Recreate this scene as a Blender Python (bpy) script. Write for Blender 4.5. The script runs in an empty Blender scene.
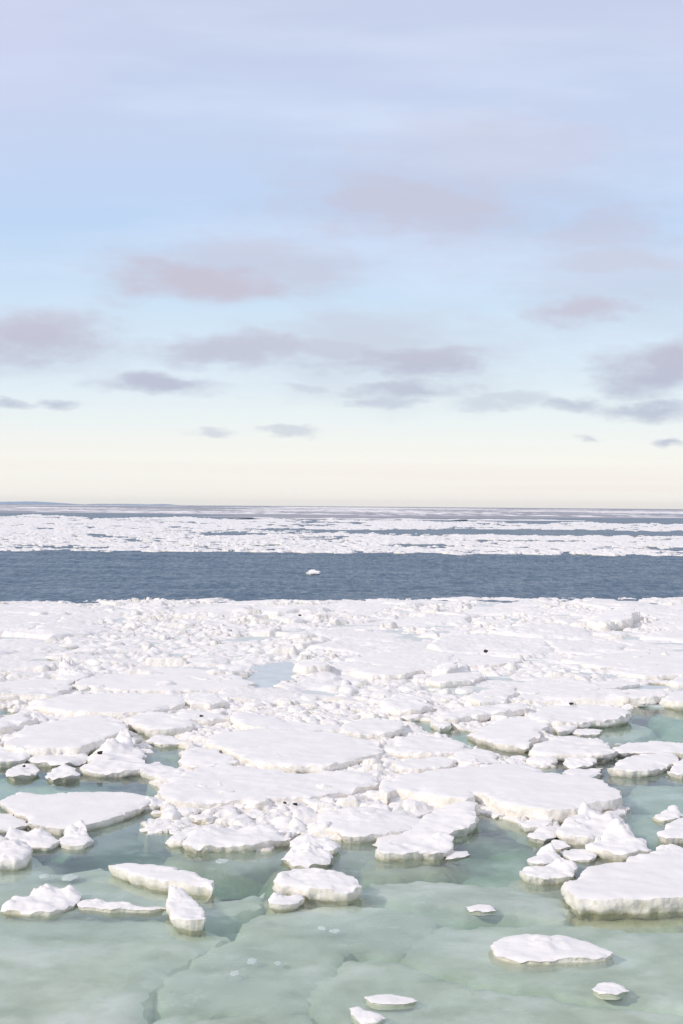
import bpy, bmesh, math, random
import numpy as np
from mathutils import Vector, Matrix, geometry

random.seed(7)
RNG = np.random.default_rng(11)
C = bpy.context.scene.collection
scene = bpy.context.scene

# ------------------------------------------------------------------ camera
CAM_H = 7.0
W, H = 683, 1024
FPX = 50.0 / 36.0 * H
A = 0.0078                                   # slight roll
PITCH = -math.atan((512 - 506.0) / FPX)      # horizon a little above the middle
Rv = Vector((math.cos(A), 0, math.sin(A)))
Uv0 = Vector((-math.sin(A), 0, math.cos(A)))
Fv0 = Vector((0, 1, 0))
Fv = (Fv0 * math.cos(PITCH) + Uv0 * math.sin(PITCH)).normalized()
Uv = (Uv0 * math.cos(PITCH) - Fv0 * math.sin(PITCH)).normalized()
CAM = Vector((0, 0, CAM_H))


def ground(px, py, z=0.0):
    """Place on the level z that the photo shows at this pixel."""
    d = Fv * FPX + Rv * (px - W / 2) + Uv * (H / 2 - py)
    t = (z - CAM_H) / d.z
    p = CAM + d * t
    return p.x, p.y


def pix(x, y, z):
    """numpy: world -> pixel"""
    dx, dy, dz = x - CAM.x, y - CAM.y, z - CAM.z
    f = dx * Fv.x + dy * Fv.y + dz * Fv.z
    return (W / 2 + FPX * (dx * Rv.x + dy * Rv.y + dz * Rv.z) / f,
            H / 2 - FPX * (dx * Uv.x + dy * Uv.y + dz * Uv.z) / f)


cd = bpy.data.cameras.new("camera")
cd.sensor_fit = 'VERTICAL'
cd.sensor_height = 36.0
cd.sensor_width = 24.0
cd.lens = 50.0
cd.clip_start = 0.1
cd.clip_end = 200000.0
cam = bpy.data.objects.new("camera", cd)
C.objects.link(cam)
M = Matrix.Identity(4)
for i in range(3):
    M[i][0], M[i][1], M[i][2], M[i][3] = Rv[i], Uv[i], -Fv[i], CAM[i]
cam.matrix_world = M
scene.camera = cam

# ------------------------------------------------------------------ numpy noise
_perm = np.concatenate([np.random.default_rng(3).permutation(256)] * 3)
_grad = np.random.default_rng(5).normal(size=(256, 3))
_grad /= np.linalg.norm(_grad, axis=1)[:, None]


def noise3(x, y, z):
    x, y, z = np.broadcast_arrays(np.asarray(x, float), np.asarray(y, float), np.asarray(z, float))
    xi, yi, zi = np.floor(x).astype(int), np.floor(y).astype(int), np.floor(z).astype(int)
    xf, yf, zf = x - xi, y - yi, z - zi
    u, v, w = [t * t * t * (t * (t * 6 - 15) + 10) for t in (xf, yf, zf)]
    out = 0
    for i in (0, 1):
        for j in (0, 1):
            for k in (0, 1):
                h = _perm[_perm[_perm[(xi + i) & 255] + ((yi + j) & 255)] + ((zi + k) & 255)]
                g = _grad[h]
                d = g[..., 0] * (xf - i) + g[..., 1] * (yf - j) + g[..., 2] * (zf - k)
                out = out + d * (u if i else 1 - u) * (v if j else 1 - v) * (w if k else 1 - w)
    return out * 1.6


def fbm(x, y, z, octv=4, gain=0.5):
    s, a, f = 0, 1.0, 1.0
    for o in range(octv):
        s = s + a * noise3(x * f + 17.3 * o, y * f - 9.1 * o, z * f + 5.7 * o)
        a *= gain
        f *= 2.03
    return s


def hash2(i, j, k):
    h = (i * 374761393 + j * 668265263 + k * 974634777) & 0x7fffffff
    h = ((h ^ (h >> 13)) * 1274126177) & 0x7fffffff
    h = ((h ^ (h >> 16)) * 668265263) & 0x7fffffff
    return (h & 0xffff) / 65535.0


def voronoi(x, y, scale, seed):
    """cells of jittered points: distance to border, cell offset, cell ids"""
    gx, gy = x / scale, y / scale
    ix, iy = np.floor(gx).astype(np.int64), np.floor(gy).astype(np.int64)
    d1 = np.full(x.shape, 9e9)
    d2 = np.full(x.shape, 9e9)
    bi = np.zeros(x.shape, np.int64)
    bj = np.zeros(x.shape, np.int64)
    ox = np.zeros(x.shape)
    oy = np.zeros(x.shape)
    for di in (-1, 0, 1):
        for dj in (-1, 0, 1):
            ci, cj = ix + di, iy + dj
            sx = ci + 0.1 + 0.8 * hash2(ci, cj, seed)
            sy = cj + 0.1 + 0.8 * hash2(ci, cj, seed + 1)
            d = np.hypot(gx - sx, gy - sy)
            near = d < d1
            d2 = np.where(near, d1, np.minimum(d2, d))
            bi, bj = np.where(near, ci, bi), np.where(near, cj, bj)
            ox, oy = np.where(near, (gx - sx) * scale, ox), np.where(near, (gy - sy) * scale, oy)
            d1 = np.where(near, d, d1)
    return (d2 - d1) * scale * 0.5, ox, oy, bi, bj


# ------------------------------------------------------------------ materials
def new_mat(name):
    m = bpy.data.materials.new(name)
    m.use_nodes = True
    nt = m.node_tree
    nt.nodes.clear()
    out = nt.nodes.new('ShaderNodeOutputMaterial')
    return m, nt, out


def N(nt, typ, **kw):
    n = nt.nodes.new(typ)
    for k, v in kw.items():
        if isinstance(k, str) and hasattr(n, k):
            setattr(n, k, v)
    return n


def L(nt, a, b):
    nt.links.new(a, b)


def math_node(nt, op, a, b=None, clamp=False):
    n = nt.nodes.new('ShaderNodeMath')
    n.operation = op
    n.use_clamp = clamp
    for i, v in enumerate((a, b)):
        if v is None:
            continue
        if isinstance(v, (int, float)):
            n.inputs[i].default_value = v
        else:
            L(nt, v, n.inputs[i])
    return n.outputs[0]


def maprange(nt, v, a, b, c=0.0, d=1.0, smooth=False):
    n = nt.nodes.new('ShaderNodeMapRange')
    n.interpolation_type = 'SMOOTHSTEP' if smooth else 'LINEAR'
    for s, x in zip(('From Min', 'From Max', 'To Min', 'To Max'), (a, b, c, d)):
        n.inputs[s].default_value = x
    L(nt, v, n.inputs['Value'])
    return n.outputs['Result']


def mixcol(nt, fac, a, b):
    n = nt.nodes.new('ShaderNodeMix')
    n.data_type = 'RGBA'
    for s, v in ((0, fac), (6, a), (7, b)):
        if isinstance(v, (int, float)):
            n.inputs[s].default_value = v
        elif isinstance(v, tuple):
            n.inputs[s].default_value = (*v, 1)
        else:
            L(nt, v, n.inputs[s])
    return n.outputs[2]


def noise_tex(nt, vec, scale, detail=4.0, rough=0.55):
    n = nt.nodes.new('ShaderNodeTexNoise')
    n.inputs['Scale'].default_value = scale
    n.inputs['Detail'].default_value = detail
    n.inputs['Roughness'].default_value = rough
    if vec is not None:
        L(nt, vec, n.inputs['Vector'])
    return n.outputs['Fac']


def ice_material(name, mode):
    """snow cover / bare ice of the sides / both by slope / under water"""
    m, nt, out = new_mat(name)
    bs = N(nt, 'ShaderNodeBsdfPrincipled')
    geo = N(nt, 'ShaderNodeNewGeometry')
    pos = geo.outputs['Position']
    sep = N(nt, 'ShaderNodeSeparateXYZ')
    L(nt, pos, sep.inputs[0])
    z = sep.outputs['Z']
    sepn = N(nt, 'ShaderNodeSeparateXYZ')
    L(nt, geo.outputs['True Normal'], sepn.inputs[0])
    nz = sepn.outputs['Z']
    n1 = noise_tex(nt, pos, 1.3, 5)
    n2 = noise_tex(nt, pos, 9.0, 4)
    n3 = noise_tex(nt, pos, 0.55, 3)
    snow = mixcol(nt, maprange(nt, n1, 0.35, 0.7), (0.885, 0.85, 0.845), (0.93, 0.895, 0.885))
    ice = mixcol(nt, maprange(nt, n2, 0.35, 0.65), (0.82, 0.775, 0.70), (0.92, 0.89, 0.855))
    dirty = mixcol(nt, maprange(nt, n1, 0.3, 0.7), (0.60, 0.54, 0.41), (0.76, 0.72, 0.60))
    # algae-stained band just above the water
    zz = math_node(nt, 'ADD', z, maprange(nt, n1, 0.2, 0.8, -0.10, 0.10))
    stain = math_node(nt, 'MULTIPLY', maprange(nt, zz, 0.08, -0.02, 0, 1, True), maprange(nt, n3, 0.38, 0.62, 0.10, 0.85))
    ice = mixcol(nt, stain, ice, dirty)
    wet = maprange(nt, z, -0.004, -0.03, 0, 1, True)
    olive = mixcol(nt, maprange(nt, n1, 0.3, 0.7), (0.42, 0.40, 0.27), (0.58, 0.55, 0.42))
    if mode == 'snow':
        col = snow
    elif mode == 'side':
        col = mixcol(nt, wet, mixcol(nt, maprange(nt, nz, 0.45, 0.75), ice, snow), olive)
    elif mode == 'both':
        col = mixcol(nt, wet, mixcol(nt, maprange(nt, nz, 0.40, 0.72), ice, snow), olive)
    elif mode == 'ledge':
        col = mixcol(nt, maprange(nt, n1, 0.3, 0.7), (0.46, 0.42, 0.23), (0.64, 0.60, 0.42))
    else:
        w = mixcol(nt, maprange(nt, n1, 0.3, 0.7), (0.45, 0.49, 0.38), (0.68, 0.71, 0.58))
        n4 = noise_tex(nt, pos, 0.5, 5, .6)
        col = mixcol(nt, maprange(nt, n4, 0.48, 0.66, 0, 0.85), w, (0.86, 0.86, 0.82))
        n5 = noise_tex(nt, pos, 3.5, 6, .65)
        col = mixcol(nt, maprange(nt, n5, 0.60, 0.72, 0, 0.5), col, (0.86, 0.86, 0.82))
    L(nt, col, bs.inputs['Base Color'])
    bs.inputs['Roughness'].default_value = 0.65 if mode != 'side' else 0.5
    bs.inputs['Specular IOR Level'].default_value = 0.2
    bump = N(nt, 'ShaderNodeBump')
    bump.inputs['Strength'].default_value = {'snow': 0.2, 'sub': 0.08}.get(mode, 0.45)
    bump.inputs['Distance'].default_value = 0.05
    h1 = noise_tex(nt, pos, 14.0, 6, 0.6)
    h2 = noise_tex(nt, pos, 3.0, 4, 0.5)
    L(nt, math_node(nt, 'ADD', h1, math_node(nt, 'MULTIPLY', h2, 2.0)), bump.inputs['Height'])
    L(nt, bump.outputs[0], bs.inputs['Normal'])
    L(nt, bs.outputs[0], out.inputs['Surface'])
    return m


M_SNOW = ice_material('snow', 'snow')
M_SIDE = ice_material('floe_side_ice', 'side')
M_BOTH = ice_material('snowy_ice', 'both')
M_LEDGE = ice_material('stained_underwater_ice', 'ledge')
M_SUB = ice_material('submerged_ice', 'sub')


def simple_mat(name, col, rough=0.8, var=0.25, scale=8.0):
    m, nt, out = new_mat(name)
    bs = N(nt, 'ShaderNodeBsdfPrincipled')
    geo = N(nt, 'ShaderNodeNewGeometry')
    n = noise_tex(nt, geo.outputs['Position'], scale, 5)
    c1 = tuple(c * (1 - var) for c in col)
    c2 = tuple(min(1, c * (1 + var)) for c in col)
    L(nt, mixcol(nt, maprange(nt, n, 0.3, 0.7), c1, c2), bs.inputs['Base Color'])
    bs.inputs['Roughness'].default_value = rough
    L(nt, bs.outputs[0], out.inputs['Surface'])
    return m


# ------------------------------------------------------------------ mesh helpers
def mesh_obj(name, verts, faces, mat, parent=None, smooth=True, loc=(0, 0, 0)):
    me = bpy.data.meshes.new(name)
    if isinstance(faces, np.ndarray):
        nf, k = faces.shape
        me.vertices.add(len(verts))
        me.vertices.foreach_set('co', np.asarray(verts, np.float32).ravel())
        me.loops.add(nf * k)
        me.loops.foreach_set('vertex_index', faces.astype(np.int32).ravel())
        me.polygons.add(nf)
        me.polygons.foreach_set('loop_start', np.arange(0, nf * k, k, dtype=np.int32))
        me.polygons.foreach_set('loop_total', np.full(nf, k, dtype=np.int32))
        me.update(calc_edges=True)
        me.validate()
    else:
        me.from_pydata([tuple(v) for v in verts], [], [tuple(f) for f in faces])
        me.update()
    me.polygons.foreach_set('use_smooth', np.full(len(me.polygons), smooth))
    me.materials.append(mat)
    o = bpy.data.objects.new(name, me)
    C.objects.link(o)
    o.location = loc
    if parent:
        o.parent = parent
    return o


def tag(o, label=None, cat=None, group=None, kind=None):
    for k, v in (('label', label), ('category', cat), ('group', group), ('kind', kind)):
        if v:
            o[k] = v
    return o


def empty(name, loc):
    o = bpy.data.objects.new(name, None)
    o.empty_display_size = 0.2
    C.objects.link(o)
    o.location = loc
    return o


def fractal_outline(pts, step, rough, rnd):
    """closed polyline with broken, irregular edges"""
    n = len(pts)
    out = []
    for i in range(n):
        a, b = np.array(pts[i]), np.array(pts[(i + 1) % n])

        def rec(a, b, d):
            l = np.hypot(*(b - a))
            if l < step or d > 7:
                return [a]
            nrm = np.array([-(b - a)[1], (b - a)[0]])
            m = (a + b) / 2 + nrm * rnd.uniform(-rough, rough) + (b - a) * rnd.uniform(-.08, .08)
            return rec(a, m, d + 1) + rec(m, b, d + 1)
        out += rec(a, b, 0)
    return np.array(out)


def seg_dist(P, B):
    """distance of the points P to the closed polyline B"""
    a, b = B, np.roll(B, -1, axis=0)
    d = b - a
    l2 = np.maximum((d * d).sum(1), 1e-12)
    out = np.full(len(P), 1e9)
    for s in range(0, len(P), 512):
        q = P[s:s + 512, None, :] - a[None]
        t = np.clip((q * d[None]).sum(2) / l2[None], 0, 1)
        out[s:s + 512] = np.sqrt((((q - t[..., None] * d[None]) ** 2).sum(2)).min(1))
    return out


def inside(P, B):
    x, y = P[:, 0], P[:, 1]
    r = np.zeros(len(P), bool)
    x1, y1 = B[:, 0], B[:, 1]
    x2, y2 = np.roll(x1, -1), np.roll(y1, -1)
    for i in range(len(B)):
        if y1[i] == y2[i]:
            continue
        c = ((y1[i] > y) != (y2[i] > y)) & (x < (x2[i] - x1[i]) * (y - y1[i]) / (y2[i] - y1[i]) + x1[i])
        r ^= c
    return r


def slab_geometry(out, h, seed, rough_top=0.02, rnd_r=0.08, tilt=(0, 0), bumps=(), z_low=-0.35, side_n=0.3,
                  rings=10, flare=0.0, ntop=900, undercut=0.12):
    """top triangles, side quads of an ice slab with a broken rim; coordinates in world metres"""
    ar = 0.5 * abs(np.sum(out[:, 0] * np.roll(out[:, 1], -1) - out[:, 1] * np.roll(out[:, 0], -1)))
    g = math.sqrt(max(ar, 1e-6) / ntop)
    lo, hi = out.min(0), out.max(0)
    xs, ys = np.arange(lo[0], hi[0], g), np.arange(lo[1], hi[1], g)
    rr = np.random.default_rng(seed)
    P = np.array(np.meshgrid(xs, ys)).reshape(2, -1).T if len(xs) and len(ys) else np.zeros((0, 2))
    P = P + rr.uniform(-.3, .3, P.shape) * g
    if len(P):
        P = P[inside(P, out)]
    if len(P):
        P = P[seg_dist(P, out) > g * 0.35]
    nb = len(out)
    vin = [Vector(p) for p in out] + [Vector(p) for p in P]
    ed = [(i, (i + 1) % nb) for i in range(nb)]
    vo, eo, fo, *_ = geometry.delaunay_2d_cdt(vin, ed, [list(range(nb))], 1, 1e-5)
    V = np.array([tuple(v) for v in vo])
    F = [list(f) for f in fo if len(f) == 3]
    # orient
    T = []
    for f in F:
        a, b, c = V[f[0]], V[f[1]], V[f[2]]
        if (b[0] - a[0]) * (c[1] - a[1]) - (b[1] - a[1]) * (c[0] - a[0]) < 0:
            f = [f[0], f[2], f[1]]
        T.append(f)
    cnt = {}
    for f in T:
        for i in range(3):
            a, b = f[i], f[(i + 1) % 3]
            cnt[(min(a, b), max(a, b))] = cnt.get((min(a, b), max(a, b)), 0) + 1
    bedges = [(f[i], f[(i + 1) % 3]) for f in T for i in range(3) if cnt[(min(f[i], f[(i + 1) % 3]), max(f[i], f[(i + 1) % 3]))] == 1]
    cen = out.mean(0)
    s = seed * 3.17
    x, y = V[:, 0], V[:, 1]
    d = seg_dist(V, out)
    hz = h + tilt[0] * (x - cen[0]) + tilt[1] * (y - cen[1])
    hz = np.maximum(hz, 0.05 if h > 0 else -9)
    hz = hz + 0.62 * rough_top * (1.6 * fbm(x * 0.9 + s, y * 0.9, s, 3) + 0.8 * fbm(x * 3.1 + s, y * 3.1, s + 4, 4))
    for (bx, by, br, bh) in bumps:
        q = ((x - bx) ** 2 + (y - by) ** 2) / br ** 2
        hz = hz + bh * np.exp(-q * 1.5) * np.clip(1 + 0.75 * fbm(x * 4.5 + s, y * 4.5, s, 4, .6), .1, 2)
    hz = hz - rnd_r * np.exp(-d / max(rnd_r * 1.1, 1e-3)) * (0.8 + 0.9 * noise3(x * 4 + s, y * 4, 1.0))
    if h > 0.06:
        bite = np.clip(fbm(x * 1.7 + s, y * 1.7, 6.5, 3) - 0.25, 0, 1)
        hz = hz - 0.8 * h * bite * np.exp(-d / (0.12 + 0.5 * h))
    if h > 0:
        hz = np.maximum(hz, 0.02)
    top = np.column_stack([V, hz])
    # outward normals of boundary vertices
    nrm = {}
    for a, b in bedges:
        e = V[b] - V[a]
        n = np.array([e[1], -e[0]]) / (np.hypot(*e) + 1e-9)
        for q in (a, b):
            nrm[q] = nrm.get(q, 0) + n
    ids = sorted(nrm)
    idx = {q: i for i, q in enumerate(ids)}
    Nn = np.array([nrm[q] / (np.linalg.norm(nrm[q]) + 1e-9) for q in ids])
    B = top[ids]
    side = [B]
    thick = B[:, 2] - z_low
    na = np.array([idx[a] for a, b in bedges])
    nb_ = np.array([idx[b] for a, b in bedges])
    Bs = B[:, :2].copy()
    for _ in range(10):
        acc = np.zeros_like(Bs)
        c_ = np.zeros(len(Bs))
        np.add.at(acc, na, Bs[nb_])
        np.add.at(acc, nb_, Bs[na])
        np.add.at(c_, na, 1)
        np.add.at(c_, nb_, 1)
        Bs = 0.4 * Bs + 0.6 * acc / np.maximum(c_, 1)[:, None]
        if _ == 3:
            Nn2 = Nn.copy()
            np.add.at(Nn2, na, Nn[nb_])
            np.add.at(Nn2, nb_, Nn[na])
            Nn = Nn2 / (np.linalg.norm(Nn2, axis=1)[:, None] + 1e-9)
    for k in range(1, rings + 1):
        t = (k / rings) ** 0.9
        zz = B[:, 2] - thick * t
        n = fbm(Bs[:, 0] * 2.6 + s, Bs[:, 1] * 2.6, zz * 8 + s, 4, 0.6)
        n = 0.55 * n + 0.9 * (0.35 - np.abs(noise3(Bs[:, 0] * 3.3 + s, Bs[:, 1] * 3.3, zz * 5 + 2.0)))
        n2 = noise3(Bs[:, 0] * 0.9 + s, Bs[:, 1] * 0.9, zz * 4.5)
        w_ = min(1.0, t * 2.2)
        hh = np.clip(np.abs(h), 0.06, 0.6)
        o = hh * side_n * (0.55 * n + 0.45 * n2) * min(1, t * 4)
        o = o + hh * 0.09 * math.sin(math.pi * min(1, t * 1.6))
        o = o - undercut * np.exp(-((zz - 0.0) / 0.07) ** 2) * (0.6 + 0.8 * n2) * (1 if h > 0 else 0)
        o = o + flare * (np.clip(zz / z_low, 0, 1) if h > 0 else t)
        side.append(np.column_stack([B[:, :2] * (1 - w_) + Bs * w_ + Nn * o[:, None], zz]))
    SV = np.vstack(side)
    nbv = len(ids)
    SF = []
    for a, b in bedges:
        i, j = idx[a], idx[b]
        for k in range(rings):
            SF.append((i + k * nbv, i + (k + 1) * nbv, j + (k + 1) * nbv, j + k * nbv))
    return top, np.array(T), SV, np.array(SF), cen, ar


FLOES = []      # (object, handle, px, py, footprint polygon) of everything traced from the photo


def floe(label, handle, pts, h, seed, bumps=(), ledge=0.0, rough=0.12, cat='ice floe', group=None, name='ice_floe', top_mat=None, side_mat=None, **kw):
    """an ice floe traced from the photo: its own Empty > snow_cover, ice_side, submerged_ledge"""
    rnd = random.Random(seed)
    wp = [ground(x, y, h) for x, y in pts]
    D = np.mean([p[1] for p in wp])
    per = sum(math.dist(wp[i], wp[i - 1]) for i in range(len(wp)))
    step = max(2.0 * D / FPX, per / 260)
    out = fractal_outline(wp, step, rough, rnd)
    bw = []
    for bx, by, brpx, bh in bumps:
        gx, gy = ground(bx, by, h)
        bw.append((gx, gy, brpx * D / FPX, bh))
    kw.setdefault('undercut', 0.1 if h > .12 else 0.03)
    kw.setdefault('z_low', -min(.35, 2.2 * h))
    kw.setdefault('flare', -1.1 * min(.35, 2.2 * h))
    kw['side_n'] = kw.get('side_n', .3) * 1.25
    kw['rnd_r'] = kw.get('rnd_r', .08) * .42
    top, T, SV, SF, cen, ar = slab_geometry(out, h, seed, bumps=bw, **kw)
    root = empty(name, (cen[0], cen[1], 0))
    off = np.array([cen[0], cen[1], 0])
    mesh_obj('snow_cover', top - off, T, top_mat or M_SNOW, root)
    mesh_obj('ice_side', SV - off, SF, side_mat or M_SIDE, root)
    if ledge > 0:
        lp = fractal_outline([(cen[0] + (x - cen[0]) * (1 + ledge * rnd.uniform(.15, .7) / max(.3, math.dist((x, y), cen))) + rnd.uniform(-.1, .1) * ledge,
                               cen[1] + (y - cen[1]) * (1 + ledge * rnd.uniform(.2, 1.0) / max(.3, math.dist((x, y), cen)))) for x, y in wp], step * 2, rough, rnd)
        t2, T2, S2, F2, _, _ = slab_geometry(lp, -0.17, seed + 500, rough_top=0.05, rnd_r=0.1, z_low=-0.75, rings=4, flare=0.35, ntop=300)
        vs = np.vstack([t2, S2]) - off
        mesh_obj('submerged_ledge', vs, [tuple(f) for f in T2] + [tuple(f + len(t2)) for f in F2], M_LEDGE, root)
    tag(root, label, cat, group)
    px, py = np.mean([p[0] for p in pts]), np.mean([p[1] for p in pts])
    FLOES.append((root, handle, px, py, np.array(wp), np.array(pts)))
    return root


# --- one convex, broken block of ice: planes cut out of a sphere of directions
def ico(sub):
    bm = bmesh.new()
    bmesh.ops.create_icosphere(bm, subdivisions=sub, radius=1.0)
    v = np.array([q.co[:] for q in bm.verts])
    f = np.array([[q.index for q in t.verts] for t in bm.faces])
    bm.free()
    return v, f


ICO = {s: ico(s) for s in (2, 3, 4, 5)}


def block_geometry(sx, sy, sz, seed, sub=3, planes=9, rnd=0.10, flat=0.5, crag=0.10):
    d, f = ICO[sub]
    rr = np.random.default_rng(seed)
    n = rr.normal(size=(planes, 3))
    n[:, 2] *= 0.7
    n[0] = (rr.uniform(-flat, flat), rr.uniform(-flat, flat), 1)
    n /= np.linalg.norm(n, axis=1)[:, None]
    o = rr.uniform(0.62, 1.0, planes)
    o[0] = rr.uniform(0.5, 0.8)
    dots = d @ n.T
    rad = np.where(dots > 0.05, o[None] / np.maximum(dots, 0.05), 9.0)
    rad = np.column_stack([rad, np.full(len(d), 1.05)])
    k = 1.0 / rnd
    r = -np.log(np.exp(-k * np.minimum(rad, 3)).sum(1)) / k
    p = d * r[:, None]
    s = seed * 1.37
    r2 = 1 + crag * (1.2 * fbm(p[:, 0] * 1.6 + s, p[:, 1] * 1.6, p[:, 2] * 1.6, 4, 0.55))
    p = p * r2[:, None]
    return p * np.array([sx, sy, sz]), f


def chunk(px, py, wpx, hpx, seed, label=None, handle=None, group=None, depth=1.0, sub=3, name='ice_chunk', cat='ice chunk', **kw):
    """a lump of ice whose base meets the water at pixel (px, py), wpx wide and hpx tall in the photo"""
    x, y = ground(px, py, 0)
    s = y / FPX
    sx = wpx * s * 0.55
    sy = sx * depth
    hz = hpx * s
    vis = hz * 0.85
    sz = max(vis * 0.95, 0.05)
    v, f = block_geometry(sx, sy, sz, seed, sub=sub, **kw)
    zt = v[:, 2].max()
    v[:, 2] += vis - zt
    v[:, 2] = np.where(v[:, 2] < -0.25, -0.25 + (v[:, 2] + 0.25) * 0.3, v[:, 2])
    o = mesh_obj(name, v, f, M_BOTH, loc=(x, y + sy * 0.6, 0))
    tag(o, label, cat, group)
    if handle:
        FLOES.append((o, handle, px, py - hpx / 2, None, None))
    return o


exec_order = []
# ------------------------------------------------------------------ floes traced from the photo, nearest first
floe("large thick white floe cut off by the right edge, with a stained pitted front face", "the large right-edge floe",
     [(563, 882), (587, 867), (622, 861), (630, 855), (655, 853), (700, 852), (770, 857), (790, 878), (745, 893), (683, 896), (640, 898), (600, 899), (578, 898), (567, 890)],
     0.27, 1, ledge=0.9, side_n=0.5, rough_top=0.025, rnd_r=0.07, ntop=1500)
floe("low flat white floe barely above the green water in front of the large right-edge floe", "the low flat front floe",
     [(490, 944), (500, 937), (515, 934), (540, 934), (570, 935), (590, 941), (606, 947), (613, 952), (606, 956), (580, 958), (550, 960), (520, 960), (502, 956)],
     0.065, 2, rough_top=0.03, rnd_r=0.09, bumps=[(545, 943, 30, .07)], side_n=0.3, z_low=-.16, flare=.06)
floe("nearly sunken small white lump near the bottom right, awash in the green water", "the sunken bottom-right lump",
     [(591, 988), (598, 982), (612, 981), (624, 985), (630, 990), (618, 995), (600, 994)], 0.04, 3, rough_top=.05, rnd_r=0.05, ntop=440, z_low=-.035, flare=.01, side_mat=M_SUB)
floe("tiny white wedge on the pale submerged shelf left of the low flat front floe", "the tiny shelf wedge",
     [(466, 904), (476, 902), (490, 904), (496, 908), (480, 910), (470, 909)], 0.07, 4, ntop=120, rough_top=.02, z_low=-.035, flare=.01, side_mat=M_SUB)
floe("small white floe at the bottom edge of the photo with a submerged plate behind it", "the bottom-edge floe",
     [(349, 1008), (360, 1006), (375, 1011), (387, 1016), (378, 1021), (362, 1021), (352, 1014)], 0.07, 5, ntop=550, rough_top=.03, z_low=-.035, flare=.01, side_mat=M_SUB)
floe("flat awash white plate just behind the small floe at the bottom edge", "the awash bottom plate",
     [(364, 998), (385, 996), (410, 999), (418, 1002), (395, 1006), (372, 1005)], 0.022, 6, ntop=330, rough_top=.02, rnd_r=.03, z_low=-.035, flare=.01, side_mat=M_SUB)
floe("thick squarish white floe alone in the green water at front centre", "the front centre floe",
     [(273, 879), (281, 871), (298, 868), (322, 869), (345, 874), (358, 880), (361, 885), (348, 888), (320, 887), (295, 885), (278, 884)],
     0.24, 7, ledge=0.6, side_n=0.55, rnd_r=0.10, bumps=[(318, 874, 30, .06), (284, 876, 12, .05)])
floe("small peanut-shaped lump touching the front left corner of the front centre floe", "the peanut lump",
     [(268, 899), (274, 894), (284, 895), (292, 894), (303, 894), (305, 898), (296, 902), (280, 904), (269, 903)], 0.10, 8, ntop=550, rnd_r=.07,
     bumps=[(275, 897, 8, .10), (297, 897, 8, .04)])
floe("long tilted white floe with a cream edge, lying in front of the left open water", "the long tilted floe",
     [(108, 863), (118, 861), (135, 861), (155, 864), (175, 867), (198, 873), (214, 881), (213, 886), (190, 883), (165, 880), (145, 876), (125, 869)],
     0.21, 9, ledge=0.6, side_n=0.4, rnd_r=0.08, tilt=(0.02, 0.015))
floe("upright white wedge-shaped block standing in front of the long tilted floe", "the upright wedge block",
     [(167, 905), (169, 893), (174, 889), (186, 895), (199, 905), (205, 918), (190, 919), (172, 916)], 0.20, 10, ntop=770, rough_top=.04,
     rnd_r=.05, bumps=[(175, 895, 20, .13)], side_n=.4, ledge=.4)
floe("rough lumpy white floe with cauliflower top near the left edge at the front", "the cauliflower floe",
     [(0, 906), (14, 896), (25, 897), (36, 889), (55, 888), (72, 888), (82, 893), (74, 902), (52, 909), (25, 909)], 0.12, 11, ledge=.5, rough_top=.07,
     rnd_r=.1, bumps=[(45, 893, 14, .12), (70, 893, 9, .13), (12, 903, 8, .06)], side_n=.6)
floe("thin low white ridge of ice awash along the shelf beside the cauliflower floe", "the thin awash ridge",
     [(76, 903), (85, 900), (95, 899), (105, 902), (120, 904), (150, 907), (167, 908), (150, 911), (110, 911), (82, 908)], 0.045, 12, rough_top=.04,
     rnd_r=.04, bumps=[(93, 903, 14, .06), (125, 907, 20, .03)])
floe("bulky white lump cut off by the left edge, green water in front", "the bulky left-edge lump",
     [(-18, 852), (-10, 840), (5, 838), (20, 840), (32, 845), (30, 851), (18, 857), (0, 858)], 0.26, 13, rough_top=.05, rnd_r=.14, ledge=.8, side_n=.5,
     bumps=[(10, 845, 18, .10)])
floe("jagged small floe with two humps behind the bulky left-edge lump", "the two-humped floe",
     [(4, 838), (8, 831), (25, 832), (38, 829), (52, 833), (60, 840), (50, 845), (34, 845), (15, 842)], 0.12, 14, rough_top=.06, rnd_r=.08,
     bumps=[(12, 834, 9, .1), (38, 834, 10, .13)], side_n=.6)
floe("small knob-topped white block leaning against the near rim of the broad left floe", "the knob-topped block",
     [(61, 841), (64, 834), (72, 827), (82, 826), (87, 832), (94, 838), (84, 844), (70, 844)], 0.12, 15, rough_top=.05, rnd_r=.08,
     bumps=[(78, 830, 16, .17)], side_n=.5)
floe("broad smooth flat floe on the left with a pointed tip and blue-green water before it", "the broad left floe",
     [(1, 799), (10, 795), (20, 791), (35, 793), (50, 794), (70, 791), (88, 791), (125, 791), (150, 796), (152, 799), (143, 806), (124, 814), (100, 821), (80, 826), (60, 828), (43, 825), (28, 822), (26, 815), (12, 809)],
     0.17, 16, rough_top=.012, rnd_r=.05, ntop=1500)
floe("low smooth plate at the left edge tucked under the tip of the broad left floe", "the left-edge plate",
     [(-25, 812), (0, 812), (12, 813), (26, 819), (28, 824), (10, 828), (-25, 829)], 0.10, 17, rough_top=.02, ntop=400)
floe("blocky white floe with a vertical green-footed face at the near edge of the rubble", "the green-footed block",
     [(181, 841), (189, 832), (205, 828), (235, 828), (260, 826), (273, 827), (291, 837), (270, 840), (255, 843), (225, 844), (195, 845)], 0.18, 18, ledge=.5, side_n=.5,
     rough_top=.04, rnd_r=.09, bumps=[(205, 833, 20, .06), (262, 829, 22, .07)])
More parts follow.
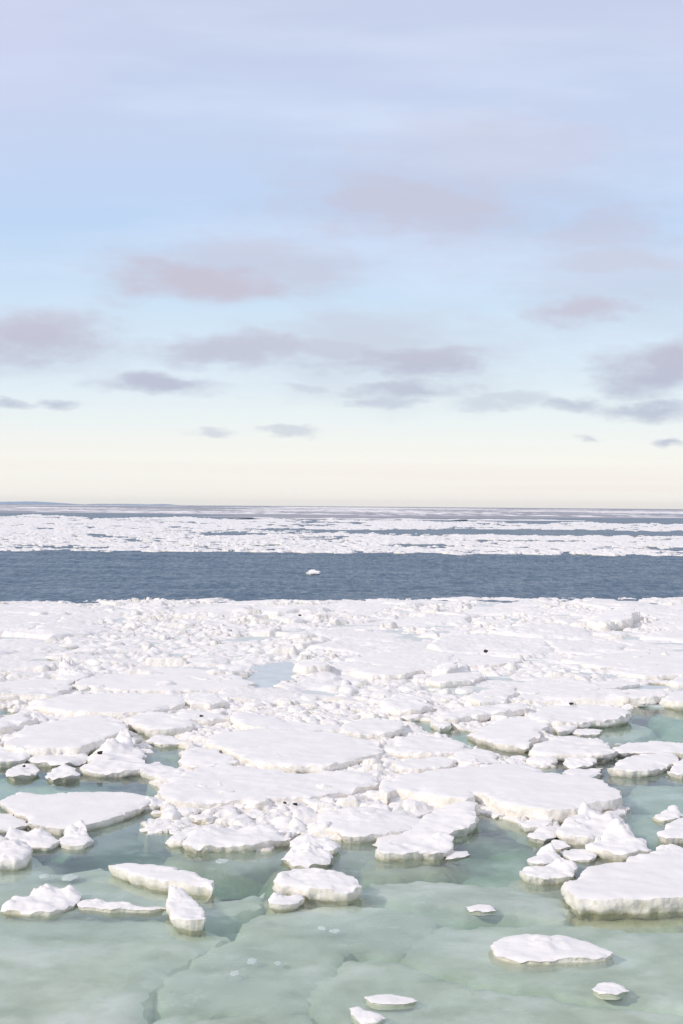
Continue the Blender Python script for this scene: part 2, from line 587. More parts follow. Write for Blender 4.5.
floe("rounded white lump at the front of the group of lumps right of the green-footed block", "the rounded front lump",
     [(280, 855), (290, 848), (305, 847), (320, 846), (334, 854), (330, 860), (308, 863), (292, 862)], 0.15, 19, rough_top=.06, rnd_r=.14, ledge=.4, bumps=[(308, 850, 22, .12)])
floe("broken lump group member behind the rounded front lump, with a notched top", "the notched lump",
     [(291, 840), (300, 836), (315, 834), (328, 836), (341, 844), (334, 850), (312, 848), (296, 847)], 0.14, 20, rough_top=.08, rnd_r=.1, bumps=[(306, 838, 12, .1), (328, 840, 10, .08)], side_n=.6)
floe("smooth rounded floe with a greenish foot between the rubble and the tilted slab", "the smooth middle floe",
     [(317, 814), (330, 808), (345, 806), (380, 808), (405, 813), (425, 820), (412, 827), (385, 832), (362, 835), (345, 835), (328, 828), (317, 820)], 0.18, 21, ledge=.7,
     rough_top=.02, rnd_r=.12, bumps=[(360, 816, 45, .08)])
floe("long tilted slab with a broad white face propped behind the low cream floe", "the tilted slab",
     [(372, 836), (392, 827), (420, 818), (450, 808), (470, 804), (478, 808), (477, 817), (466, 827), (440, 833), (410, 838), (385, 840)], 0.2, 22, tilt=(.05, .07),
     rough_top=.04, rnd_r=.1, side_n=.5)
floe("low cream-white floe with stepped right end in front of the tilted slab", "the stepped cream floe",
     [(376, 850), (382, 845), (391, 840), (402, 843), (425, 838), (442, 835), (454, 838), (453, 845), (440, 850), (405, 852), (384, 852)], 0.19, 23, ledge=.6, side_n=.6,
     rough_top=.05, rnd_r=.07, bumps=[(440, 838, 20, .06)])
floe("small flat foot of ice at the right end of the stepped cream floe", "the small flat foot",
     [(444, 853), (452, 848), (466, 849), (470, 852), (458, 856), (446, 857)], 0.07, 24, ntop=330, rough_top=.03)
floe("largest flat white slab right of centre with a jagged cream front edge", "the largest flat slab",
     [(381, 782), (397, 775), (427, 770), (462, 766), (492, 763), (525, 764), (570, 773), (605, 782), (617, 788), (621, 797), (605, 800), (590, 802), (577, 807), (545, 809), (528, 807), (513, 804), (500, 801), (490, 796), (472, 791), (466, 799), (450, 797), (425, 791), (397, 788), (387, 793)],
     0.32, 25, side_n=.6, rough_top=.02, rnd_r=.07, ntop=2200)
floe("small flat slab with a square right corner behind the largest flat slab", "the square-cornered slab",
     [(562, 772), (572, 767), (590, 766), (604, 767), (602, 773), (590, 779), (572, 777)], 0.15, 26, ntop=660, rough_top=.03)
floe("knobbly pile-like floe in the gap below the right corner of the largest flat slab", "the knobbly floe",
     [(557, 826), (565, 818), (580, 812), (600, 811), (618, 817), (620, 824), (608, 831), (590, 835), (575, 834), (562, 832)], 0.22, 27, rough_top=.09, rnd_r=.13, side_n=.6,
     bumps=[(585, 813, 12, .2), (610, 818, 10, .1), (575, 824, 14, .12)])
floe("elongated rounded chunk under the front edge of the largest flat slab", "the elongated chunk",
     [(519, 821), (530, 817), (545, 815), (555, 817), (553, 822), (540, 826), (524, 826)], 0.13, 28, ntop=550, rnd_r=.1, rough_top=.05)
floe("small rounded chunk in front of the elongated chunk, by dark water", "the small rounded chunk",
     [(527, 834), (537, 828), (548, 825), (558, 828), (557, 834), (545, 838), (533, 837)], 0.13, 29, ntop=550, rnd_r=.12, rough_top=.05)
floe("small wedge of ice between the small rounded chunk and the sloping lumpy floe", "the small gap wedge",
     [(549, 842), (555, 839), (566, 841), (571, 845), (562, 848), (552, 847)], 0.08, 30, ntop=330, rough_top=.04)
floe("sloping lumpy floe right behind the large right-edge floe, brownish waterline", "the sloping lumpy floe",
     [(585, 845), (600, 838), (612, 829), (625, 829), (640, 837), (650, 846), (648, 850), (625, 853), (605, 851)], 0.17, 31, rough_top=.06, rnd_r=.12, side_n=.5,
     bumps=[(616, 832, 16, .22), (636, 842, 14, .06)])
floe("low white lump between the sloping lumpy floe and the right edge of the photo", "the low right lump",
     [(650, 849), (658, 845), (672, 844), (684, 847), (690, 852), (675, 855), (656, 856)], 0.15, 32, ntop=660, rough_top=.05, rnd_r=.1, bumps=[(668, 847, 12, .06)])
floe("two-lobed small floe, the upper of a leaning pair, dark green water left of it", "the upper leaning lump",
     [(527, 858), (535, 853), (542, 847), (552, 848), (562, 854), (560, 860), (545, 863), (531, 862)], 0.14, 33, ntop=660, rough_top=.06, rnd_r=.1, bumps=[(547, 851, 12, .13)])
floe("long knobbly lump in front of the leaning pair, brownish foot in the green water", "the lower leaning lump",
     [(520, 871), (526, 864), (540, 864), (558, 861), (568, 860), (577, 868), (570, 874), (545, 877), (528, 876)], 0.16, 34, ledge=.5, rough_top=.06, rnd_r=.1,
     bumps=[(563, 864, 12, .1), (530, 868, 10, .05)], side_n=.5)
floe("grey translucent half-sunken lump between the leaning pair and the sloping lumpy floe", "the grey half-sunken lump",
     [(560, 852), (572, 847), (588, 848), (597, 855), (590, 859), (572, 858)], 0.07, 35, ntop=440, rough_top=.05)
floe("thick wedge-shaped floe cut off by the right edge beside pale open water", "the right-edge wedge",
     [(657, 833), (665, 825), (683, 817), (720, 813), (740, 822), (715, 834), (683, 836), (666, 836)], 0.17, 36, rnd_r=.1, rough_top=.03)
floe("small lump riding a thin grey sheet in the open water at the right edge", "the water-rider lump",
     [(652, 815), (660, 811), (668, 806), (676, 806), (684, 812), (680, 816), (664, 818)], 0.11, 37, ntop=550, rough_top=.06, bumps=[(675, 808, 8, .08)], side_n=.5)
floe("long whitish mound at right with a flat cream front face, above a dark water strip", "the long right mound",
     [(530, 750), (538, 743), (552, 737), (575, 735), (598, 738), (610, 744), (618, 750), (600, 753), (570, 753), (545, 753)], 0.24, 38, rough_top=.05, rnd_r=.12, side_n=.5)
floe("flat-topped mound with a dark notch at its right end, near the right edge", "the notched right mound",
     [(607, 768), (620, 760), (640, 754), (660, 751), (673, 752), (678, 757), (666, 765), (648, 770), (622, 770)], 0.2, 39, rough_top=.04, rnd_r=.1, side_n=.55)
floe("long low snowy floe reaching the right edge behind the notched right mound", "the long low right floe",
     [(612, 747), (630, 742), (660, 741), (700, 743), (720, 748), (700, 755), (665, 752), (640, 752), (620, 752)], 0.16, 40, rough_top=.04)
floe("right-edge lump squeezed beside the dark notch of the notched right mound", "the squeezed right lump",
     [(667, 770), (672, 763), (684, 758), (700, 760), (700, 770), (683, 773)], 0.17, 41, ntop=550, rough_top=.06, rnd_r=.1)
floe("nubbly little floe in the dark water strip between the mounds and the largest flat slab", "the nubbly strip floe",
     [(563, 763), (570, 757), (580, 756), (590, 757), (597, 761), (590, 765), (575, 766)], 0.14, 42, ntop=660, rough_top=.09, rnd_r=.08, side_n=.6)
floe("smooth tilted white wedge slab beside the narrow blue-green channel", "the smooth wedge slab",
     [(466, 731), (480, 725), (500, 718), (530, 717), (550, 718), (550, 724), (540, 736), (527, 745), (510, 744), (490, 739)], 0.24, 43, tilt=(.05, .0), rough_top=.015,
     rnd_r=.05)
floe("thick undercut slab casting a dark gap over the pond at right", "the undercut slab",
     [(528, 714), (540, 708), (560, 705), (600, 704), (624, 707), (632, 712), (620, 716), (590, 719), (560, 721), (538, 720)], 0.34, 44, rough_top=.04, rnd_r=.1, side_n=.6, undercut=.3)
floe("blocky chunk at the left end of the dark gap under the undercut slab", "the gap-end chunk",
     [(552, 724), (558, 719), (568, 719), (576, 724), (572, 728), (558, 730)], 0.2, 45, ntop=550, rough_top=.05)
floe("thin low slab awash in the pond below the undercut slab", "the awash pond slab",
     [(572, 731), (585, 728), (602, 729), (600, 733), (580, 734)], 0.1, 46, ntop=440, rough_top=.03)
floe("bright cream-faced block standing at the far corner of the right pond", "the cream-faced block",
     [(608, 694), (622, 690), (645, 688), (662, 689), (668, 692), (650, 697), (625, 697)], 0.34, 47, rough_top=.03, rnd_r=.07, side_n=.5)
floe("white block at the right edge next to the cream-faced block, pale pond before it", "the right-edge pond block",
     [(662, 699), (670, 692), (690, 689), (710, 692), (705, 700), (683, 702)], 0.3, 48, ntop=660, rough_top=.04, rnd_r=.08)
floe("small cream block near the right edge behind the right-edge pond block", "the small cream block",
     [(668, 680), (676, 677), (690, 676), (705, 678), (695, 682), (678, 683)], 0.3, 49, ntop=440, rough_top=.03)
floe("wide flat snowy slab behind the right pond, its near rim long and straight", "the straight-rimmed slab",
     [(512, 690), (540, 684), (580, 681), (625, 680), (640, 683), (610, 688), (570, 691), (535, 693)], 0.22, 50, rough_top=.03, ntop=700)
floe("long ridge-like slab with a cream side running above the narrow channel", "the long cream ridge",
     [(440, 713), (455, 708), (480, 705), (510, 702), (528, 702), (530, 706), (505, 711), (480, 714), (455, 718), (442, 718)], 0.3, 51, rough_top=.05, rnd_r=.1, side_n=.5)
floe("small loose chunk at the mouth of the narrow channel below the long cream ridge", "the channel-mouth chunk",
     [(432, 724), (438, 718), (446, 714), (455, 720), (452, 726), (440, 727)], 0.16, 52, ntop=550, rough_top=.06, bumps=[(446, 717, 8, .1)])
floe("rounded cream-backed block in the middle of the pack left of the long cream ridge", "the cream-backed block",
     [(381, 701), (392, 694), (408, 692), (425, 697), (432, 704), (420, 708), (400, 709)], 0.3, 53, rough_top=.06, rnd_r=.14, side_n=.5)
floe("flat grey-white slab with a straight near edge left of the narrow channel's far end", "the flat middle slab",
     [(342, 726), (355, 720), (380, 718), (402, 721), (400, 728), (385, 732), (360, 733), (345, 731)], 0.25, 54, rough_top=.03, rnd_r=.07, ntop=700)
floe("flat raft of snow along the left bank of the narrow channel", "the channel-bank raft",
     [(385, 748), (395, 740), (420, 732), (440, 737), (465, 745), (466, 750), (445, 752), (420, 753), (398, 752)], 0.22, 55, rough_top=.04, ntop=800)
floe("rough-topped raft at the near end of the narrow channel behind the largest flat slab", "the rough channel raft",
     [(452, 755), (465, 750), (480, 748), (498, 754), (500, 760), (480, 763), (462, 762)], 0.2, 56, rough_top=.06, ntop=400, side_n=.5)
floe("thin slab wedged between the channel-bank raft and the largest flat slab", "the wedged thin slab",
     [(392, 762), (410, 757), (440, 756), (458, 759), (450, 765), (425, 768), (400, 768)], 0.18, 57, rough_top=.03, ntop=500)
floe("broad smooth snow slab in the middle left, its near rim curled and shadowed", "the curled-rim slab",
     [(205, 740), (215, 733), (250, 728), (300, 730), (345, 733), (380, 740), (382, 752), (350, 760), (320, 765), (290, 765), (262, 762), (240, 757), (228, 748)],
     0.24, 58, rough_top=.025, rnd_r=.06, side_n=.5, ntop=1800)
floe("broad smooth snow field floe between the curled-rim slab and the rubble in front", "the snow field floe",
     [(160, 788), (172, 778), (195, 768), (225, 764), (262, 768), (300, 772), (340, 770), (372, 772), (378, 782), (350, 790), (310, 796), (270, 797), (235, 799), (195, 801), (168, 799)],
     0.2, 59, rough_top=.035, rnd_r=.08, side_n=.5, ntop=2000)
floe("rounded layered chunk at the near end of the left channel under the curled-rim slab", "the layered chunk",
     [(178, 760), (180, 750), (195, 746), (220, 748), (236, 756), (238, 762), (215, 765), (192, 765)], 0.18, 60, rough_top=.05, rnd_r=.12, side_n=.5, ntop=500)
floe("cream-tinted block with a dark spot on its face, in the left middle of the pack", "the spotted cream block",
     [(171, 716), (180, 711), (200, 711), (225, 713), (230, 716), (210, 718), (185, 719)], 0.28, 61, rough_top=.04, rnd_r=.1)
floe("grey-white slab tilted up at its left end right of the spotted cream block", "the tilted grey slab",
     [(234, 719), (238, 712), (255, 714), (290, 720), (340, 722), (342, 727), (300, 730), (265, 728), (245, 725)], 0.26, 62, rough_top=.03, tilt=(-.04, 0), ntop=600)
floe("cream lump lying behind the spotted cream block on the smooth snow", "the cream snow lump",
     [(183, 698), (190, 692), (205, 691), (218, 694), (226, 700), (210, 703), (190, 703)], 0.28, 63, rough_top=.05, rnd_r=.12, ntop=770)
floe("distant cream-faced block standing by a pale pool at the middle of the pack", "the distant cream-faced block",
     [(294, 663), (300, 660), (315, 659), (328, 661), (326, 665), (305, 666)], 0.5, 64, rough_top=.03, ntop=440, rnd_r=.06)
floe("thick floe on the left with a sunlit flat top and a grey broken right end", "the thick grey-ended floe",
     [(4, 743), (15, 733), (30, 725), (60, 718), (85, 715), (112, 715), (123, 720), (126, 727), (110, 735), (95, 741), (80, 747), (50, 747), (22, 747)],
     0.34, 65, ledge=.5, rough_top=.02, rnd_r=.06, side_n=.6, ntop=1200)
floe("bulging rounded skirt of ice under the front of the thick grey-ended floe", "the bulging skirt",
     [(24, 757), (40, 751), (60, 748), (80, 749), (90, 754), (80, 760), (55, 762), (35, 761)], 0.16, 66, rnd_r=.16, rough_top=.05, ntop=450)
floe("steep pyramid-like white floe with a dark spot, beside the left channel", "the pyramid floe",
     [(81, 768), (90, 756), (102, 748), (116, 742), (128, 738), (136, 746), (142, 757), (150, 768), (130, 770), (100, 771)], 0.18, 67, rough_top=.08, rnd_r=.1, side_n=.6,
     bumps=[(128, 742, 14, .35), (112, 750, 18, .25), (98, 758, 14, .1)], ntop=900)
floe("sloping white tail of rubble joined in front of the pyramid floe's right foot", "the sloping tail",
     [(140, 772), (146, 764), (158, 760), (172, 766), (188, 774), (180, 779), (160, 779)], 0.15, 68, rough_top=.07, rnd_r=.1, ntop=500)
floe("low mound in the left pond just in front of the bulging skirt", "the low pond mound",
     [(45, 774), (52, 768), (66, 765), (76, 769), (80, 775), (66, 777), (52, 777)], 0.13, 69, rough_top=.06, rnd_r=.09, ntop=660)
floe("small speckled mound with a dark spot near the left edge, in the left pond", "the speckled mound",
     [(6, 773), (12, 767), (24, 763), (36, 766), (38, 771), (28, 775), (14, 776)], 0.13, 70, rough_top=.06, rnd_r=.09, ntop=660)
floe("white lump cut off by the left edge left of the bulging skirt", "the left-edge pack lump",
     [(-15, 756), (-8, 745), (3, 740), (9, 748), (28, 752), (25, 758), (0, 760)], 0.2, 71, rough_top=.05, rnd_r=.1, ntop=770)
floe("cream-sided block at the left edge with a small dark pool behind it", "the cream left-edge block",
     [(-20, 724), (0, 718), (15, 713), (27, 712), (30, 718), (18, 723), (0, 727)], 0.3, 72, rough_top=.03, rnd_r=.08, ntop=770)
floe("broad smooth slab with a long diagonal rim behind the thick grey-ended floe", "the diagonal-rimmed slab",
     [(28, 700), (60, 694), (110, 692), (170, 694), (185, 702), (160, 709), (120, 712), (80, 711), (45, 707)], 0.26, 73, rough_top=.025, ntop=1000)
floe("thick snowy block right of the thick grey-ended floe across the left channel", "the across-channel block",
     [(128, 722), (134, 714), (148, 710), (170, 712), (190, 719), (192, 726), (170, 729), (145, 729)], 0.24, 74, rough_top=.05, rnd_r=.12, ntop=500)
floe("pale flat step of ice in the left channel below the across-channel block", "the channel step",
     [(145, 740), (155, 735), (170, 735), (182, 739), (178, 743), (160, 744)], 0.12, 75, rough_top=.04, ntop=550)
floe("sharp snow-white peak rising from the smooth ice at the far left", "the sharp snow peak",
     [(56, 677), (60, 671), (70, 666), (80, 671), (88, 677), (72, 680)], 0.25, 76, rough_top=.03, rnd_r=.06, bumps=[(65, 672, 17, .50), (76, 675, 14, .15)], ntop=660)
floe("very wide smooth white floe across the left middle behind the diagonal-rimmed slab", "the very wide smooth floe",
     [(70, 684), (90, 676), (140, 669), (190, 668), (235, 674), (255, 682), (235, 689), (180, 690), (120, 689)], 0.2, 77, rough_top=.025, ntop=1100)
floe("wide smooth white floe at the far left in front of the sharp snow peak", "the wide far-left floe",
     [(-30, 690), (0, 682), (40, 678), (75, 680), (70, 688), (30, 694), (-20, 697)], 0.22, 78, rough_top=.03, ntop=700)
floe("wide smooth slab right of the distant dark lump in the far middle", "the far middle slab",
     [(345, 658), (380, 652), (430, 650), (480, 654), (520, 659), (500, 664), (440, 666), (380, 664)], 0.22, 79, rough_top=.03, ntop=800)
floe("long cream-edged slab in front of the far middle slab", "the cream-edged far slab",
     [(350, 670), (375, 666), (410, 665), (424, 669), (405, 674), (372, 675)], 0.3, 80, rough_top=.03, ntop=400)
floe("long low slab with a pale cream rim right of the cream-edged far slab", "the pale-rimmed far slab",
     [(425, 678), (445, 673), (475, 671), (485, 675), (470, 680), (440, 682)], 0.26, 81, rough_top=.03, ntop=400)
floe("grey upturned slab standing on the far middle slab's near side", "the grey upturned slab",
     [(432, 668), (440, 663), (456, 661), (457, 666), (448, 669)], 0.45, 82, rough_top=.03, ntop=440, tilt=(.08, 0))
floe("flat white floe along the far right in front of the rubble line", "the far right floe",
     [(560, 659), (600, 653), (650, 651), (720, 652), (720, 662), (660, 667), (600, 667)], 0.22, 83, rough_top=.03, ntop=800)
floe("bright white leaning plate standing among the rubble at the upper right of the pack", "the bright leaning plate",
     [(588, 617), (606, 611), (626, 609), (628, 618), (605, 620)], 0.7, 84, rough_top=.03, ntop=550, tilt=(.06, .02))
floe("flat slab among rubble at the far right, darker gap beneath its near rim", "the dark-gapped slab",
     [(620, 671), (645, 666), (683, 665), (710, 668), (690, 674), (645, 675)], 0.26, 85, rough_top=.03, ntop=500)
floe("flat slab left of the straight-rimmed slab with a dark notch at its corner", "the dark-notched slab",
     [(468, 697), (485, 689), (512, 684), (520, 692), (505, 700), (480, 702)], 0.28, 86, rough_top=.04, ntop=500)
floe("lone small jagged white floe drifting in the dark blue open water", "the lone drifting floe",
     [(306, 572), (310, 570.6), (316, 570.2), (321, 571.4), (320, 572.8), (311, 573.2)], 0.2, 87, rough_top=.08, bumps=[(313, 571.5, 4, .2), (318, 571.8, 2.5, .12)], ntop=440)
N_TRACED = len(FLOES)
# ------------------------------------------------------------------ where the photo shows brash ice and where it shows water
def P_(*a):
    return np.array(a, float)


BRASH = [P_((-200, 590), (900, 590), (900, 742), (520, 747), (470, 752), (300, 760), (200, 762), (150, 752), (0, 745), (-200, 745)),
         P_((150, 806), (158, 785), (200, 750), (385, 745), (472, 750), (480, 770), (470, 805), (395, 826), (372, 838), (345, 842), (300, 836), (265, 851), (180, 847), (172, 832), (146, 836), (148, 815)),
         P_((470, 745), (520, 760), (560, 768), (470, 775)),
         P_((385, 790), (480, 800), (560, 812), (562, 838), (530, 836), (515, 822), (480, 814)),
         P_((560, 806), (622, 806), (624, 838), (655, 850), (600, 850), (575, 842)),
         P_((-200, 832), (-10, 834), (40, 840), (20, 850), (-200, 850))]
PONDS = [P_((-200, 770), (85, 770), (150, 788), (150, 800), (-200, 800)),
         P_((136, 728), (180, 733), (184, 765), (150, 752)),
         P_((408, 721), (432, 722), (470, 732), (518, 748), (528, 762), (505, 758), (468, 746), (430, 732)),
         P_((550, 737), (575, 722), (632, 712), (640, 699), (900, 699), (900, 742), (617, 743)),
         P_((222, 686), (252, 676), (285, 662), (296, 666), (312, 671), (300, 678), (276, 690), (250, 689)),
         P_((600, 688), (680, 686), (690, 690), (640, 692)),
         P_((-30, 706), (20, 709), (-5, 717)),
         ]
INSIDE_FLOES = [f[5] for f in FLOES if f[5] is not None]


def brash_mask(px, py, jitter=0.0):
    q = np.column_stack([px + jitter * 14, py + jitter * 3])
    m = np.zeros(len(q), bool)
    for b in BRASH:
        m |= inside(q, b)
    for b in PONDS:
        m &= ~inside(q, b)
    return m


def grid_faces(ny, nx, keep):
    i = np.arange((ny - 1) * (nx - 1))
    r, c = i // (nx - 1), i % (nx - 1)
    a = r * nx + c
    q = np.column_stack([a, a + 1, a + nx + 1, a + nx])
    return q[keep[q].any(1)]


def compact(v, f):
    used = np.unique(f)
    idx = np.full(len(v), -1)
    idx[used] = np.arange(len(used))
    return v[used], idx[f]


# brash between the floes (uncountable small pieces)
def brash_field(name, y0, y1, dx, dy, half, label, big, small, amp, gaps, seed):
    ys = np.arange(y0, y1, dy)
    xs = np.arange(-half, half, dx)
    X, Y = np.meshgrid(xs, ys)
    x, y = X.ravel(), Y.ravel()
    x = x + RNG.uniform(-.3, .3, len(x)) * dx
    y = y + RNG.uniform(-.3, .3, len(y)) * dy
    wx = x + 0.25 * small * fbm(x / small, y / small, 3.3, 3)
    wy = y + 0.25 * small * fbm(x / small, y / small, 8.8, 3)
    b1, ox, oy, ci, cj = voronoi(wx, wy * 0.8, small, seed)
    hh = hash2(ci, cj, seed + 5)
    t1, t2 = hash2(ci, cj, seed + 6) - .5, hash2(ci, cj, seed + 7) - .5
    sml = amp * (0.25 + 0.95 * hh ** 1.7) + (ox * t1 * 0.9 + oy * t2 * 1.1) * min(1.0, amp / 0.25)
    edge = 1 - np.exp(-np.maximum(b1, 0) / (small * 0.055))
    b3, o3x, o3y, ei, ej = voronoi(wx + 5.5, wy * 0.8 + 2.2, small * 0.42, seed + 60)
    frag = amp * 0.65 * hash2(ei, ej, seed + 65) * (1 - np.exp(-b3 / (small * 0.035)))
    lo = hash2(ci, cj, seed + 8) < 0.38
    z = np.where(lo, frag + amp * 0.10, sml * edge)
    if big:
        b4, o4x, o4y, fi, fj = voronoi(wx * 1.0 + 1.7, wy * 0.7 + 8.2, 1.7, seed + 90)
        h4 = hash2(fi, fj, seed + 91)
        mid = amp * (0.2 + 0.9 * h4) + o4x * (hash2(fi, fj, seed + 92) - .5) * 0.30 + o4y * (hash2(fi, fj, seed + 93) - .6) * 0.35
        mid = np.clip(mid, 0.02, 2.2 * amp) * (1 - np.exp(-b4 / 0.03))
        pick = hash2(fi, fj, seed + 94) < 0.52 + 0.5 * fbm(x / 9.0, y / 14.0, 31.0, 2)
        z = np.where(pick, mid + 0.25 * amp * fbm(x * 1.2, y * 1.2, 12.0, 3), z)
        wx2 = x + 0.22 * big * fbm(x / big, y / big, 1.1, 4)
        wy2 = y + 0.22 * big * fbm(x / big, y / big, 4.8, 4)
        b2, px_, py_, di, dj = voronoi(wx2, wy2 * 0.55, big, seed + 30)
        s = hash2(di, dj, seed + 31)
        plate = amp * (0.45 + 0.75 * hash2(di, dj, seed + 32)) + px_ * (hash2(di, dj, seed + 33) - .5) * 0.12 + py_ * (hash2(di, dj, seed + 34) - .5) * 0.07
        plate = plate * (1 - np.exp(-b2 / (big * 0.018)))
        far = np.clip((y - 66) / 20, 0, 1)
        z = np.where(s < 0.66 - 0.26 * far, np.maximum(plate, z * 0.25), z)
        ridge = fbm(x / 7.0, y / 9.0, 20.0, 3)
        z = z * (1 + 0.9 * np.clip(ridge, 0, 1) * far)
    z = z + amp * 0.17 * fbm(x * 2.2 / small, y * 2.2 / small, 2.0, 4, .6)
    j = fbm(x / 1.2, y / 1.2, 6.0, 3)
    pxx, pyy = pix(x, y, 0.0 * x)
    m = brash_mask(pxx, pyy, j)
    fr = sum(brash_mask(pxx + a_, pyy + b_, j).astype(float) for a_, b_ in ((9, 0), (-9, 0), (0, 3.5), (0, -3.5))) / 4
    z = z * (0.25 + 0.75 * fr ** 1.5)
    g = fbm(x / (small * 5), y / (small * 5), 9.0, 3)
    z = z - gaps * np.clip(g - 0.1, 0, 1)
    border = np.zeros(X.shape, bool)
    border[:2] = border[-2:] = True
    border[:, :2] = border[:, -2:] = True
    z = np.where(m & ~border.ravel(), z, -0.35)
    keep = z > -0.1
    v = np.column_stack([x, y, z])
    f = grid_faces(len(ys), len(xs), keep)
    v, f = compact(v, f)
    o = mesh_obj(name, v, f, M_BOTH)
    tag(o, label, 'brash ice', None, 'stuff')
    if big:
        X2, Y2 = np.meshgrid(np.arange(-half + .3, half - .3, 0.35), np.arange(y0 + .4, y1, 0.5))
        x2, y2 = X2.ravel(), Y2.ravel()
        p2, q2 = pix(x2, y2, 0 * x2)
        keep2 = brash_mask(p2, q2, fbm(x2 / 1.2, y2 / 1.2, 6.0, 3)) & brash_mask(p2 + 4, q2 + 2) & brash_mask(p2 - 4, q2 - 2)
        z2 = np.where(keep2, 0.014 + 0.006 * fbm(x2, y2, 3, 2), -.1)
        v2, f2 = compact(np.column_stack([x2, y2, z2]), grid_faces(X2.shape[0], X2.shape[1], keep2))
        o2 = mesh_obj('young_ice', v2, f2, simple_mat('frozen_slush_bed', (0.66, 0.70, 0.69), .5, .12, 1.5))
        tag(o2, 'pale grey-green frozen slush between the pieces of the far pack', 'young ice', None, 'stuff')
    return o


brash_field('brash_ice', 27.5, 52.0, 0.045, 0.06, 13.5, 'small broken brash ice jumbled between the near floes', 0, 0.55, 0.17, 0.10, 101)
PACK_EDGE = None


def pack_field():
    y0, y1, dx, dy, half = 49.0, 112.0, 0.085, 0.12, 33.0
    brash_ys = np.arange(y0, y1, dy)
    return y0, y1, dx, dy, half


# the edge of the pack towards the open water: an uneven line
_old_mask = brash_mask


def brash_mask(px, py, jitter=0.0):
    m = _old_mask(px, py, jitter)
    edge = 601.5 - 3.0 * (px / 683.0) + 3.4 * fbm(px / 45.0, 0.0 * px, 4.4, 5, .6) * 0.7
    return m & (py > edge)


brash_field('pack_ice', 50.0, 114.0, 0.085, 0.13, 33.0, 'jumbled pack ice of snowy rubble and plates up to the edge of the open blue water', 4.6, 0.60, 0.20, 0.26, 207)

# ------------------------------------------------------------------ single chunks lying in the brash (each a thing of its own)
REL = ('left of', 'right of', 'behind', 'in front of')
SHAPES = (('rounded', dict(planes=8, rnd=.08, crag=.13, flat=.25)), ('blocky', dict(planes=10, rnd=.04, crag=.10, flat=.18)),
          ('flat-topped', dict(planes=8, rnd=.045, crag=.09, flat=.12)), ('jagged', dict(planes=12, rnd=.05, crag=.22, flat=.5)))
chunks = []


def near_far(py):
    return (py - 506) / 300.0


def add_chunks(n, ylo, yhi, wlo, whi, seed, sub):
    rr = random.Random(seed)
    tries = 0
    placed = 0
    while placed < n and tries < 60000:
        tries += 1
        px, py = rr.uniform(4, 679), rr.uniform(ylo, yhi)
        q = np.array([[px, py]])
        if not _old_mask(q[:, 0], q[:, 1])[0]:
            continue
        w = wlo + (whi - wlo) * rr.random() ** 1.8
        hp = w * (rr.uniform(.20, .38) if py > 690 else rr.uniform(.16, .28))
        if any(inside(np.array([[px, py], [px, py - hp * .4], [px - w * .35, py], [px + w * .35, py]]), p).any() for p in INSIDE_FLOES):
            continue
        if any(abs(px - c[0]) < (w + c[2]) * .42 and abs(py - c[1]) < (hp + c[3]) * .42 for c in chunks):
            continue
        k = rr.randrange(4)
        chunks.append((px, py, w, hp, k, seed * 1000 + tries, sub, rr.uniform(-3, 3)))
        placed += 1
    return placed


add_chunks(105, 745, 850, 13, 32, 41, 4)
add_chunks(60, 690, 745, 11, 30, 42, 3)
add_chunks(46, 612, 690, 9, 22, 43, 3)

ORD = ['leftmost', 'second from left', 'third from left', 'fourth from left', 'fifth from left', 'sixth from left', 'seventh from left', 'eighth from left', 'ninth from left', 'tenth from left']
named = []
for c in chunks:
    px, py, w, hp, k, sd, sub, rz = c
    best = min(FLOES[:N_TRACED], key=lambda f: (f[2] - px) ** 2 + (3.2 * (f[3] - py)) ** 2)
    dx, dy = px - best[2], py - best[3]
    ww = (best[5][:, 0].max() - best[5][:, 0].min()) / 2
    if abs(dx) > ww * 0.9 and abs(dx) > 2.0 * abs(dy):
        rel = 'left of' if dx < 0 else 'right of'
    else:
        rel = 'behind' if dy < 0 else 'in front of'
    size = 'small' if w < 15 else ('mid-sized' if w < 22 else 'large')
    named.append([size, SHAPES[k][0], rel, best[1], c])
cls = {}
for n in named:
    cls.setdefault((n[1], n[2], n[3]), []).append(n)
for key, ns in cls.items():
    ns.sort(key=lambda n: n[4][0])
    for i, n in enumerate(ns):
        shape, rel, hnd = key
        if len(ns) == 1:
            lab = f"{n[0]} {shape} ice chunk {rel} {hnd}"
        else:
            o_ = ORD[i] if i < len(ns) - 1 or len(ns) == 1 else 'rightmost'
            lab = f"{o_} {shape} ice chunk {rel} {hnd}"
        px, py, w, hp, k, sd, sub, rz = n[4]
        o = chunk(px, py, w, hp, sd, lab, None, 'single ice chunks among the brash', depth=random.Random(sd).uniform(.8, 1.5), sub=sub, **SHAPES[k][1])
        o.rotation_euler[2] = rz * 0.2

# ------------------------------------------------------------------ small things lying on the ice and floating flakes
M_DARK = simple_mat('dark_debris', (0.035, 0.025, 0.02), 0.9, .4, 30)


def debris(px, py, z, wpx, label, seed):
    x, y = ground(px, py, z)
    s = y / FPX
    v, f = block_geometry(wpx * s * .5, wpx * s * .4, wpx * s * .35, seed, sub=3, planes=6, rnd=.15, crag=.3)
    o = mesh_obj('dark_debris', v, f, M_DARK, loc=(x, y, z))
    tag(o, label, 'debris', 'dark bits of debris on the ice')


